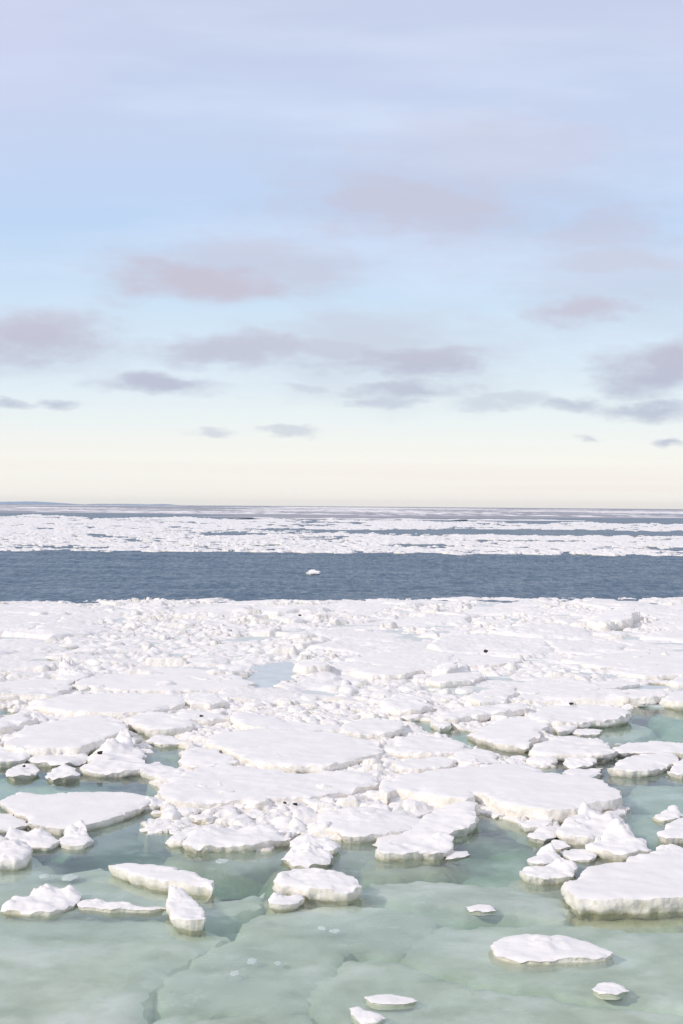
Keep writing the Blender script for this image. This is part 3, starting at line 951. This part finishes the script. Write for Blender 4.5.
debris(100, 752.5, .42, 5.5, 'dark brown lump stuck on the front of the pyramid floe', 1)
debris(24, 766, .2, 3, 'tiny dark lump on top of the speckled mound near the left edge', 2)
debris(285, 803, .12, 4, 'dark bit of debris in the rubble, left one of a pair under the snow field floe', 3)
debris(295, 804, .12, 5, 'dark bit of debris in the rubble, right one of a pair under the snow field floe', 4)
debris(486, 651, .4, 5, 'dark lump sticking out of the far pack behind the far middle slab', 5)
debris(571, 703.5, .45, 4.5, 'dark twig-like bit of debris on top of the undercut slab', 6)
debris(201, 716, .3, 4, 'dark spot of debris on the face of the spotted cream block', 7)
debris(300, 615, .5, 3, 'tiny dark speck on the rubble of the far pack, left of the middle', 8)


M_FLAKE = simple_mat('wet_ice', (0.55, 0.62, 0.58), .45, .15, 6)


def flake(px, py, wpx, seed):
    x, y = ground(px, py, 0)
    s = y / FPX
    rnd = random.Random(seed)
    n = 18
    r = [wpx * s * .5 * rnd.uniform(.75, 1.1) for _ in range(n)]
    k = rnd.uniform(1.2, 1.9)
    rg = [(.55, .003), (.85, .003), (1.0, .001), (1.06, -.006)]
    vs = [(0, 0, .003)] + [(q * r[i] * math.cos(6.2832 * i / n), k * q * r[i] * math.sin(6.2832 * i / n), z) for q, z in rg for i in range(n)]
    faces = [(0, 1 + i, 1 + (i + 1) % n) for i in range(n)]
    for j in range(3):
        for i in range(n):
            i2 = (i + 1) % n
            faces.append((1 + j * n + i, 1 + (j + 1) * n + i, 1 + (j + 1) * n + i2, 1 + j * n + i2))
    o = mesh_obj('ice_flake', vs, faces, M_FLAKE, loc=(x, y, 0))
    return tag(o, None, 'ice flake')


for i, (a, b, w_, lab) in enumerate([
        (252, 961, 11, 'left of two neighbouring round white ice flakes floating on the green water at front centre'),
        (278, 963, 8, 'right of two neighbouring round white ice flakes floating on the green water at front centre'),
        (235, 973, 11, 'roundest white ice flake floating on the green water in front of the upright wedge block'),
        (322, 928, 9, 'left of two thin ice flakes in front of the front centre floe'),
        (335, 931, 11, 'right of two thin ice flakes in front of the front centre floe'),
        (70, 877, 16, 'broad thin ice flake behind the cauliflower floe'),
        (44, 876, 12, 'thin ice flake left of the broad one behind the cauliflower floe'),
        (222, 861, 14, 'pale ice flake in front of the green-footed block')]):
    f = flake(a, b, w_, i + 1)
    tag(f, lab)

# ------------------------------------------------------------------ ice lying under the water
def sunk(label, pts, z, seed, flare=0.20, thick=0.6, tilt=(0, 0), rough_top=.02):
    rnd = random.Random(seed)
    wp = [ground(x, y, z) for x, y in pts]
    out = fractal_outline(wp, 0.10, .12, rnd)
    top, T, SV, SF, cen, ar = slab_geometry(out, z, seed, rough_top=rough_top, rnd_r=0.07, tilt=tilt, z_low=z - thick, rings=5, flare=flare, ntop=1600, side_n=.5)
    top[:, 2] = np.minimum(top[:, 2], -0.012)
    SV[:, 2] = np.minimum(SV[:, 2], -0.012)
    off = np.array([cen[0], cen[1], 0])
    vs = np.vstack([top, SV]) - off
    o = mesh_obj('submerged_ice_sheet', vs, [tuple(f) for f in T] + [tuple(f + len(top)) for f in SF], M_SUB, loc=tuple(off))
    return tag(o, label, 'submerged ice', 'sheets of ice under the green water')


sunk('wide pale green submerged sheet at the bottom left, whitish at the bottom edge', [(-450, 918), (60, 912), (160, 915), (207, 925), (231, 934), (190, 954), (154, 984), (143, 1010), (132, 1060), (-500, 1075)], -.07, 301, tilt=(-.006, -.012))
sunk('submerged sheet of grey-green ice below the front centre floe, bounded by dark cracks', [(235, 935), (272, 909), (345, 903), (430, 915), (437, 925), (400, 953), (352, 949), (343, 957), (308, 1008), (228, 1010), (147, 1030), (158, 986), (194, 956)], -.10, 302)
sunk('submerged sheet below the low flat front floe on the right', [(441, 926), (490, 925), (620, 929), (1150, 920), (1150, 1016), (600, 1000), (515, 986), (462, 976), (403, 956)], -.11, 303)
sunk('submerged sheet cut off by the bottom right corner', [(399, 959), (455, 979), (510, 990), (600, 1003), (1150, 1020), (1200, 1075), (350, 1060), (312, 1011), (346, 957)], -.09, 304)
sunk('submerged sheet cut off by the bottom edge left of the small bottom-edge floe', [(137, 1060), (151, 1031), (228, 1013), (309, 1012), (345, 1060)], -.08, 305)
sunk('long submerged shelf with a pale awash front rim right of the front centre floe', [(362, 892), (430, 902), (513, 914), (565, 920), (570, 900), (500, 884), (420, 878), (372, 880)], -.05, 306, flare=.25, tilt=(0, -.03), rough_top=.025)
sunk('submerged shelf holding the cauliflower floe and the long tilted floe', [(-350, 880), (60, 872), (100, 866), (135, 873), (170, 888), (215, 899), (266, 890), (262, 905), (205, 915), (80, 912), (-350, 914)], -.10, 307, flare=.3)
sunk('milky submerged sheet in the dark water behind the front shelf', [(398, 868), (450, 856), (520, 862), (540, 882), (480, 884), (420, 876)], -.45, 308, flare=.5)
sunk('milky deep sheet in the dark water under the front of the largest flat slab', [(470, 836), (500, 832), (535, 838), (552, 848), (520, 858), (470, 856), (452, 848)], -.50, 318, flare=.5)
sunk('milky deep sheet in the dark water in front of the broad left floe', [(60, 846), (85, 838), (118, 826), (150, 836), (172, 842), (172, 852), (140, 858), (100, 860), (70, 858)], -.55, 319, flare=.5)
sunk('submerged sheet under the large pond at the right edge', [(652, 738), (665, 708), (780, 706), (800, 738)], -.26, 315, flare=.5)
sunk('submerged sheet in the left channel beside the across-channel block', [(142, 744), (158, 733), (184, 742), (178, 760), (152, 754)], -.22, 317, flare=.4)
sunk('pale submerged shelf in the open water strip at the right', [(618, 796), (640, 785), (720, 782), (720, 804), (640, 807)], -.14, 309, flare=.3)
sunk('submerged shelf under the right-edge wedge and the water-rider lump', [(618, 830), (612, 814), (650, 813), (730, 808), (730, 836), (660, 838)], -.20, 310, flare=.4)
sunk('submerged pale floe in the pond at right below the undercut slab', [(586, 740), (596, 727), (630, 722), (652, 728), (640, 737), (610, 741)], -.14, 311, flare=.4)
sunk('submerged sheet in the left pond behind the broad left floe', [(-60, 792), (-60, 780), (60, 778), (110, 784), (60, 790)], -.22, 312, flare=.4)
sunk('submerged pale sheet cut off by the left edge before the bulky left-edge lump', [(0, 874), (-60, 874), (-60, 852), (30, 850), (42, 862), (25, 872)], -.12, 313, flare=.4)
sunk('submerged sheet in the narrow channel in the middle', [(418, 724), (440, 726), (500, 742), (520, 757), (480, 750), (440, 736)], -.20, 314, flare=.5)
sunk('submerged sheet between the green-footed block and the long tilted floe', [(130, 862), (150, 852), (220, 856), (250, 864), (240, 880), (200, 874)], -.65, 316, flare=.6)

# ------------------------------------------------------------------ water
def sky_water(name, deep):
    m, nt, out = new_mat(name)
    geo = N(nt, 'ShaderNodeNewGeometry')
    pos = geo.outputs['Position']
    mp = N(nt, 'ShaderNodeMapping')
    L(nt, pos, mp.inputs[0])
    bump = N(nt, 'ShaderNodeBump')
    gl = N(nt, 'ShaderNodeBsdfGlossy')
    mix = N(nt, 'ShaderNodeMixShader')
    if deep:
        mp.inputs['Scale'].default_value = (0.55, 1.0, 1.0)
        a = noise_tex(nt, mp.outputs[0], 0.22, 3, .5)
        b = noise_tex(nt, mp.outputs[0], 1.1, 4, .6)
        c = noise_tex(nt, pos, 4.5, 3, .6)
        h = math_node(nt, 'ADD', math_node(nt, 'MULTIPLY', a, 1.1), math_node(nt, 'ADD', math_node(nt, 'MULTIPLY', b, 0.55), math_node(nt, 'MULTIPLY', c, 0.12)))
        L(nt, h, bump.inputs['Height'])
        bump.inputs['Strength'].default_value = 1.0
        bump.inputs['Distance'].default_value = 0.6
        gl.inputs['Roughness'].default_value = 0.2
        under = N(nt, 'ShaderNodeBsdfDiffuse')
        under.inputs['Color'].default_value = (0.068, 0.125, 0.19, 1)
    else:
        a = noise_tex(nt, pos, 1.6, 3, .5)
        b = noise_tex(nt, pos, 7.0, 3, .5)
        L(nt, math_node(nt, 'ADD', a, math_node(nt, 'MULTIPLY', b, 0.2)), bump.inputs['Height'])
        bump.inputs['Strength'].default_value = 0.25
        bump.inputs['Distance'].default_value = 0.03
        gl.inputs['Roughness'].default_value = 0.06
        tr = N(nt, 'ShaderNodeBsdfTransparent')
        slush = N(nt, 'ShaderNodeBsdfDiffuse')
        slush.inputs['Color'].default_value = (0.53, 0.645, 0.55, 1)
        under = N(nt, 'ShaderNodeMixShader')
        s1 = noise_tex(nt, pos, 0.33, 5, .6)
        s2 = noise_tex(nt, pos, 1.7, 5, .6)
        L(nt, math_node(nt, 'ADD', maprange(nt, s1, .40, .64, .07, .46, True), maprange(nt, s2, .54, .72, 0, .24, True)), under.inputs[0])
        L(nt, tr.outputs[0], under.inputs[1])
        L(nt, slush.outputs[0], under.inputs[2])
    L(nt, bump.outputs[0], gl.inputs['Normal'])
    # Schlick reflectance of water, the same from both sides of the surface
    dt = N(nt, 'ShaderNodeVectorMath', operation='DOT_PRODUCT')
    L(nt, geo.outputs['Incoming'], dt.inputs[0])
    L(nt, bump.outputs[0], dt.inputs[1])
    cs = math_node(nt, 'ABSOLUTE', dt.outputs['Value'])
    if deep:
        # a rough sea shows mostly facets tilted towards the eye; gusts roughen it in lanes
        mg = N(nt, 'ShaderNodeMapping')
        mg.inputs['Scale'].default_value = (1.5, 0.36, 1.0)
        L(nt, pos, mg.inputs[0])
        grain = noise_tex(nt, mg.outputs[0], 1.0, 4, .65)
        mg2 = N(nt, 'ShaderNodeMapping')
        mg2.inputs['Scale'].default_value = (0.06, 0.16, 1.0)
        L(nt, pos, mg2.inputs[0])
        gust = math_node(nt, 'ADD', math_node(nt, 'MULTIPLY', grain, .62), math_node(nt, 'MULTIPLY', noise_tex(nt, mg2.outputs[0], 1.0, 5, .65), .38))
        cs = math_node(nt, 'MAXIMUM', cs, maprange(nt, gust, .39, .61, .30, -.02))
    om = math_node(nt, 'SUBTRACT', 1.0, cs, True)
    fr = math_node(nt, 'ADD', math_node(nt, 'MULTIPLY', math_node(nt, 'POWER', om, 5.0), 0.98), 0.02)
    L(nt, fr, mix.inputs[0])
    L(nt, under.outputs[0], mix.inputs[1])
    L(nt, gl.outputs[0], mix.inputs[2])
    L(nt, mix.outputs[0], out.inputs['Surface'])
    if not deep:
        va = N(nt, 'ShaderNodeVolumeAbsorption')
        va.inputs['Color'].default_value = (0.12, 0.60, 0.30, 1)
        va.inputs['Density'].default_value = 0.42
        L(nt, va.outputs[0], out.inputs['Volume'])
    return m


def box_mesh(name, x0, x1, y0, y1, z0, z1, mat):
    v = [(x, y, z) for z in (z0, z1) for y in (y0, y1) for x in (x0, x1)]
    f = [(0, 2, 3, 1), (4, 5, 7, 6), (0, 1, 5, 4), (2, 6, 7, 3), (0, 4, 6, 2), (1, 3, 7, 5)]
    return mesh_obj(name, v, f, mat, smooth=False)


o = box_mesh('bay_water', -300, 300, -120, 98, -3.0, 0.0, sky_water('calm_bay_water', False))
tag(o, 'calm clear green water between the near floes', None, None, 'structure')
M_BED = simple_mat('silty_sea_bed', (0.05, 0.062, 0.06), .9, .3, .8)
bedx, bedy = np.meshgrid(np.linspace(-299, 299, 120), np.linspace(-119, 97.5, 90))
bz = -1.7 - 0.02 * np.clip(bedy - 10, 0, 50) + 0.12 * fbm(bedx / 2.5, bedy / 2.5, 1.0, 3)
bv = np.column_stack([bedx.ravel(), bedy.ravel(), bz.ravel()])
o = mesh_obj('sea_bed', bv, grid_faces(90, 120, np.ones(len(bv), bool)), M_BED)
tag(o, 'silty bottom of the shallow bay', None, None, 'structure')

SEA_FAR = 21000.0
ys = np.concatenate([np.arange(97.9, 240, 0.42), np.geomspace(241, SEA_FAR, 60)])
ang = np.concatenate([np.linspace(-1, -0.2, 24, endpoint=False), np.linspace(-.2, .2, 760, endpoint=False), np.linspace(.2, 1.0, 25)])
AX = ang[None, :] * (240 + (ys[:, None] - 98) * 1.2)
AY = np.repeat(ys[:, None], len(ang), 1)
wav = 0.16 * fbm(AX / 5.5, AY / 2.6, 1.7, 4, .62) + 0.05 * fbm(AX / 30.0, AY / 8.0, 5.0, 3)
wav = wav * np.clip((AY - 98) / 4, 0, 1) * np.clip((300 - AY) / 60, 0, 1) - 0.03 * (AY > 98.3)
sv = np.column_stack([AX.ravel(), AY.ravel(), wav.ravel()])
o = mesh_obj('open_sea', sv, grid_faces(len(ys), len(ang), np.ones(len(sv), bool)), sky_water('open_sea_water', True))
tag(o, 'dark blue rippled open sea out to the horizon', None, None, 'structure')

# ------------------------------------------------------------------ drift ice beyond the open water
def fan(y_px0, y_px1, rows, cols, half):
    pys = np.linspace(y_px0, y_px1, rows)
    D = FPX * CAM_H / (pys - 506.0)
    u = np.linspace(-half, half, cols)
    X = (D[:, None] * u[None, :]).ravel()
    Y = np.repeat(D, cols)
    return X, Y, np.repeat(pys, cols), np.tile(u, rows)


def drift_ice(name, label, y0, y1, rows, cols, seed, fn, mat, step=3.0):
    x, y, py, u = fan(y0, y1, rows, cols, 0.42)
    px = W / 2 + u * FPX
    m, z = fn(x, y, px, py)
    z = np.where(m > 0, z, -0.25)
    keep = z > -0.1
    f = grid_faces(rows, cols, keep)[:, ::-1]
    v = np.column_stack([x, y, z])
    v, f = compact(v, f)
    f = f[:, ::-1]
    o = mesh_obj(name, v, f[:, ::-1], mat)
    return tag(o, label, 'drift ice', None, 'stuff')


def lead(px, py, cx, cy, rx, ry):
    return np.exp(-(((px - cx) / rx) ** 2 + ((py - cy) / ry) ** 2) ** 2)


def near_drift(x, y, px, py):
    s = py - 506
    big = fbm(px / 90.0, py / 3.2, 2.0, 4)
    m = 0.28 + 0.75 * big + 0.9 * fbm(px / 14.0, py / 1.0, 5.0, 4) + 0.5 * fbm(px / 80.0, py / .8, 15.0, 3)
    m = m - 2.6 * lead(px, py, 540, 531, 180, 2.6) - 1.6 * lead(px, py, 230, 535, 35, 1.6) - 1.2 * lead(px, py, 300, 530.5, 60, 1.1)
    m = m - 1.4 * lead(px, py, 45, 531, 12, 1.2) - 1.4 * lead(px, py, 98, 537, 10, 1.4) - 1.5 * lead(px, py, 410, 545, 30, 1.0) - 1.2 * lead(px, py, 60, 550, 60, .8)
    edge = 553.0 + 1.6 * fbm(px / 40.0, px * 0, 7.0, 3)
    m = np.where(py > edge, -1, m)
    m = np.where(py < 518.5 + 2.0 * fbm(px / 70.0, px * 0, 3.0, 2) + 3 * (px / 683.), -1, m)
    wob = fbm(x / 2.6, y / 7.0, 1.5, 4)
    b, ox, oy, ci, cj = voronoi(x + wob, y * 0.10, 1.15, 77)
    z = (0.06 + 0.42 * hash2(ci, cj, 3) ** 2.5) * (1 - np.exp(-b / .05)) * (0.5 + 0.5 * np.clip(m, 0, 1)) + 0.10 * fbm(x * 1.5, y * .4, 4, 3)
    z = 0.75 * z * (1 + (y - 200) / 800.0) + 0.05
    return m, z


drift_ice('drift_ice', 'band of white drift ice with dark leads beyond the open blue water', 556.0, 517.0, 240, 1150, 1, near_drift, M_BOTH)


def far_drift(x, y, px, py):
    big = fbm(px / 260.0, py / 0.9, 12.0, 4)
    m = -0.08 + big
    m = np.where((py < 518.5) & (py > 515), m - 0.55, m)
    m = m - 3 * lead(px, py, 60, 516.5, 120, 1.4) - 3 * lead(px, py, 660, 518, 70, 2.0)
    z = 0.12 + 0.5 * np.clip(fbm(x / 14, y / 90, 3, 3), -.2, 1)
    return m, z


drift_ice('drift_ice', 'thin white strips of drift ice near the horizon', 519.5, 506.9, 150, 700, 2, far_drift, M_BOTH)

# smooth grey young ice between the strips
M_GREY = simple_mat('grey_young_ice', (0.33, 0.315, 0.355), .5, .12, .004)


def grey_ice(x, y, px, py):
    m = 0.55 + fbm(px / 300.0, py / 1.5, 31.0, 3)
    m = m - 3 * lead(px, py, 60, 516.7, 150, 1.3) - 3 * lead(px, py, 680, 518, 110, 2.2)
    m = np.where(py > 517.5 + 2 * px / 683, -1, m)
    return m, 0.03 + 0 * x


drift_ice('young_ice', 'smooth grey-lavender young ice between the white strips near the horizon', 520.0, 506.75, 90, 300, 3, grey_ice, M_GREY)

M_SLUSH = simple_mat('frozen_slush', (0.60, 0.66, 0.68), .4, .10, 1.2)


def slush(label, pts, seed):
    out = fractal_outline([ground(x, y, .02) for x, y in pts], 0.25, .15, random.Random(seed))
    top, T, SV, SF, cen, ar = slab_geometry(out, .02, seed, rough_top=.008, rnd_r=.01, z_low=-.08, rings=3, ntop=500, undercut=0)
    o = mesh_obj('young_ice', np.vstack([top, SV]), [tuple(f) for f in T] + [tuple(f + len(top)) for f in SF], M_SLUSH)
    tag(o, label, 'young ice', None, 'stuff')


slush('pale frozen slush in the pool in the middle of the pack', [(216, 688), (250, 674), (285, 660), (300, 665), (318, 671), (300, 680), (276, 692), (250, 691)], 61)
slush('pale frozen slush at the far side of the pond at the right', [(618, 700), (640, 697), (700, 698), (720, 704), (680, 708), (640, 707)], 62)
slush('pale frozen slush in front of the straight-rimmed slab', [(596, 690), (640, 686), (690, 687), (690, 691), (640, 694)], 63)

# ------------------------------------------------------------------ far land
M_LAND = simple_mat('haze_blue_land', (0.32, 0.42, 0.55), .95, .2, .01)  # blue of the distant haze is painted into the land's base colour


def land(name, label, px0, px1, hmax, dist, seed):
    n = 90
    x0, x1 = (px0 - W / 2) / FPX * dist, (px1 - W / 2) / FPX * dist
    vs, fs = [], []
    rows = 9
    for j in range(rows):
        v_ = j / (rows - 1)
        for i in range(n):
            t = i / (n - 1)
            x = x0 + (x1 - x0) * t
            env = min(1, 14 * t, 14 * (1 - t)) ** .6 if px0 > 0 else min(1, 9 * (1 - t)) ** .7
            hh = hmax * env * (0.80 + 0.30 * float(fbm(t * 5 + seed, 0.3, seed, 4)))
            z = max(hh, 1.0) * math.sin(math.pi * v_) - 0.5
            vs.append((x, dist + 1600 * (v_ - .5), z))
    for j in range(rows - 1):
        for i in range(n - 1):
            a = j * n + i
            fs.append((a, a + 1, a + n + 1, a + n))
    o = mesh_obj(name, vs, fs, M_LAND)
    return tag(o, label, None, None, 'structure')


land('hills', 'low bluish land on the horizon at the far left', -320, 79, 30, 15500, 2.0)
land('hills', 'thin low bluish strip of land on the horizon right of the first', 90, 174, 15, 16500, 5.0)

# ------------------------------------------------------------------ air
m, nt, out = new_mat('pale_air')
pv = N(nt, 'ShaderNodeVolumePrincipled')
pv.inputs['Color'].default_value = (0.85, 0.93, 1.0, 1)
pv.inputs['Density'].default_value = 1.3e-5
pv.inputs['Anisotropy'].default_value = 0.85
L(nt, pv.outputs[0], out.inputs['Volume'])
o = box_mesh('haze', -13000, 13000, -200, 21500, -4.5, 75, m)
tag(o, 'pale haze over the sea towards the horizon', None, None, 'stuff')

# ------------------------------------------------------------------ sky, sun
SUN_EL = math.radians(29)
SUN_DIR = Vector((-0.80, -0.60, 0)).normalized()
world = bpy.data.worlds.new("World")
scene.world = world
world.use_nodes = True
nt = world.node_tree
nt.nodes.clear()
wout = nt.nodes.new('ShaderNodeOutputWorld')
bg = nt.nodes.new('ShaderNodeBackground')
bg.inputs['Strength'].default_value = 0.1
L(nt, bg.outputs[0], wout.inputs['Surface'])
sky = nt.nodes.new('ShaderNodeTexSky')
sky.sky_type = 'NISHITA'
sky.sun_disc = False
sky.sun_elevation = SUN_EL
sky.sun_rotation = math.atan2(SUN_DIR.x, SUN_DIR.y)
tc = nt.nodes.new('ShaderNodeTexCoord')
sp = nt.nodes.new('ShaderNodeSeparateXYZ')
L(nt, tc.outputs['Generated'], sp.inputs[0])
ay = math_node(nt, 'MAXIMUM', math_node(nt, 'ABSOLUTE', sp.outputs['Y']), 0.12)
u = math_node(nt, 'DIVIDE', sp.outputs['X'], ay)
v = math_node(nt, 'DIVIDE', sp.outputs['Z'], ay)
comb = nt.nodes.new('ShaderNodeCombineXYZ')
L(nt, u, comb.inputs[0])
L(nt, v, comb.inputs[1])
uv = comb.outputs[0]


def vmath(op, a, b=None):
    n = nt.nodes.new('ShaderNodeVectorMath')
    n.operation = op
    for i, q in enumerate((a, b)):
        if q is None:
            continue
        if isinstance(q, tuple):
            n.inputs[i].default_value = q
        else:
            L(nt, q, n.inputs[i])
    return n


def wnoise(scale, sxy, detail=5, rough=.55, color=False, off=(0, 0, 0)):
    mp = nt.nodes.new('ShaderNodeMapping')
    mp.inputs['Scale'].default_value = (sxy[0], sxy[1], 1)
    mp.inputs['Location'].default_value = off
    L(nt, uv, mp.inputs[0])
    n = nt.nodes.new('ShaderNodeTexNoise')
    n.inputs['Scale'].default_value = scale
    n.inputs['Detail'].default_value = detail
    n.inputs['Roughness'].default_value = rough
    L(nt, mp.outputs[0], n.inputs['Vector'])
    return n.outputs['Color' if color else 'Fac']


# clear-sky colour by height above the horizon: milky near the sea, thin blue above, pale veil added overhead
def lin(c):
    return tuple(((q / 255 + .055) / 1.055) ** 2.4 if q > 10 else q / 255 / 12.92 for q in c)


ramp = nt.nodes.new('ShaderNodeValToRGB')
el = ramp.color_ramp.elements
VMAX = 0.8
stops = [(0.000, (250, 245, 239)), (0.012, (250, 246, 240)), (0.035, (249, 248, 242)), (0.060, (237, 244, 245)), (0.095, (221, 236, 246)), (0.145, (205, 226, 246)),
         (0.200, (192, 215, 245)), (0.250, (198, 214, 242)), (0.330, (200, 210, 236)), (0.45, (200, 208, 232)), (0.8, (206, 208, 220))]  # unseen overhead stop made greyish white to neutralise the ambient light
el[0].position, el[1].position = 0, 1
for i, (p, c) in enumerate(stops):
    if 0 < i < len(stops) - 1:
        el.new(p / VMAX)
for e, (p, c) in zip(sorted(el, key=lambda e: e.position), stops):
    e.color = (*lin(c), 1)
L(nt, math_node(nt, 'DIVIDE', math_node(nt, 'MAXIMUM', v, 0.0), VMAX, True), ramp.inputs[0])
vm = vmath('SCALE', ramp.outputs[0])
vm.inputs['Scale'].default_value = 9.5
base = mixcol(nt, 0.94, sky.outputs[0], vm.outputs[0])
# thin high streaks
st = wnoise(7, (0.55, 3.2), 4, .5, off=(1.3, .2, 0))
base = mixcol(nt, math_node(nt, 'MULTIPLY', maprange(nt, st, .42, .72, 0, .42, True), maprange(nt, v, .05, .16, 0, 1)), base, tuple(10 * q for q in lin((216, 226, 246))))
st2 = wnoise(5, (0.8, 2.2), 4, .5, off=(4.3, 2.2, 0))
base = mixcol(nt, math_node(nt, 'MULTIPLY', maprange(nt, st2, .45, .7, 0, .5, True), maprange(nt, v, .2, .3, 0, 1)), base, tuple(10 * q for q in lin((203, 208, 234))))

bands = wnoise(1.0, (2.5, 110), 3, .5, off=(3.1, 1.7, 0))
base = mixcol(nt, math_node(nt, 'MULTIPLY', maprange(nt, bands, .42, .66, 0, .55, True), maprange(nt, v, .05, .015, 0, 1)), base, tuple(9.5 * q for q in lin((244, 236, 229))))

# the clouds
warp = vmath('SUBTRACT', wnoise(13, (0.7, 1.5), 5, .6, True), (0.5, 0.5, 0.5))
wsc = vmath('MULTIPLY', warp.outputs[0], (0.085, 0.034, 0))
warp2 = vmath('SUBTRACT', wnoise(48, (0.6, 1.5), 4, .6, True, (7, 3, 0)), (0.5, 0.5, 0.5))
wsc2 = vmath('MULTIPLY', warp2.outputs[0], (0.026, 0.012, 0))
puv = vmath('ADD', vmath('ADD', uv, wsc.outputs[0]).outputs[0], wsc2.outputs[0]).outputs[0]
CL = [(200, 276, 92, 21, .95), (290, 262, 85, 15, .6), (35, 335, 72, 27, .95), (235, 348, 90, 16, .85), (345, 322, 55, 20, .45), (410, 357, 85, 17, .95),
      (150, 384, 56, 11, .95), (408, 385, 58, 10, .85), (385, 397, 40, 6, .65), (300, 380, 30, 6, .5), (590, 300, 66, 14, .85), (620, 256, 85, 17, .55), (415, 203, 135, 36, .72), (370, 335, 110, 24, .5), (330, 350, 60, 14, .7), (250, 262, 130, 26, .55), (440, 190, 170, 60, .40), (620, 270, 110, 50, .35), (390, 350, 150, 45, .35), (45, 345, 90, 30, .4),
      (600, 224, 70, 26, .55), (490, 150, 140, 36, .38), (672, 360, 70, 27, 1.0), (560, 399, 45, 8, .75), (500, 397, 60, 8, .5), (652, 405, 56, 9, .85), (15, 409, 20, 5, .75),
      (56, 407, 22, 5, .75), (210, 434, 22, 5, .5), (287, 433, 24, 4, .5), (578, 437, 13, 4, .5), (672, 436, 18, 5, .8)]
tex_c = maprange(nt, wnoise(30, (0.6, 1.6), 6, .62, off=(2, 9, 0)), 0, 1, -.55, .50)
mask = None
for (cx, cy, rx, ry, s) in CL:
    cu = ((cx - W / 2) / FPX, (506 - cy) / FPX - 0.002, 0)
    d = vmath('MULTIPLY', vmath('SUBTRACT', puv, cu).outputs[0], (FPX / rx / 1.25, FPX / ry / 1.3, 0))
    ln = vmath('LENGTH', d.outputs[0])
    sh = maprange(nt, ln.outputs['Value'], 1.55, 0.1, 0, 1)
    mm = maprange(nt, math_node(nt, 'ADD', sh, tex_c), 0.18, 0.92, 0, s, True)
    mask = mm if mask is None else math_node(nt, 'MAXIMUM', mask, mm)
ccol = mixcol(nt, maprange(nt, v, 0.07, 0.14), tuple(9.4 * q for q in lin((182, 190, 210))), tuple(9.3 * q for q in lin((199, 195, 211))))
final = mixcol(nt, math_node(nt, 'MULTIPLY', mask, 0.95), base, ccol)
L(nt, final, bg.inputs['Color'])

sd = bpy.data.lights.new('sun', 'SUN')
sd.energy = 2.1
sd.angle = math.radians(3.5)
sd.color = (1.0, 0.915, 0.79)
so = bpy.data.objects.new('sun', sd)
C.objects.link(so)
to_sun = Vector((SUN_DIR.x * math.cos(SUN_EL), SUN_DIR.y * math.cos(SUN_EL), math.sin(SUN_EL)))
so.rotation_euler = to_sun.to_track_quat('Z', 'Y').to_euler()
so.location = (-40, -30, 60)

# ------------------------------------------------------------------ render settings
vs_ = scene.view_settings
scene.display_settings.display_device = 'sRGB'
vs_.view_transform = 'Standard'
vs_.look = 'None'
vs_.exposure = 0.12
vs_.gamma = 1.0
vs_.use_curve_mapping = False
scene.render.engine = 'CYCLES'
cy = scene.cycles
cy.use_denoising = True
cy.max_bounces = 8
cy.diffuse_bounces = 4
cy.glossy_bounces = 3
cy.transparent_max_bounces = 16
cy.volume_bounces = 0
cy.caustics_reflective = False
cy.caustics_refractive = False
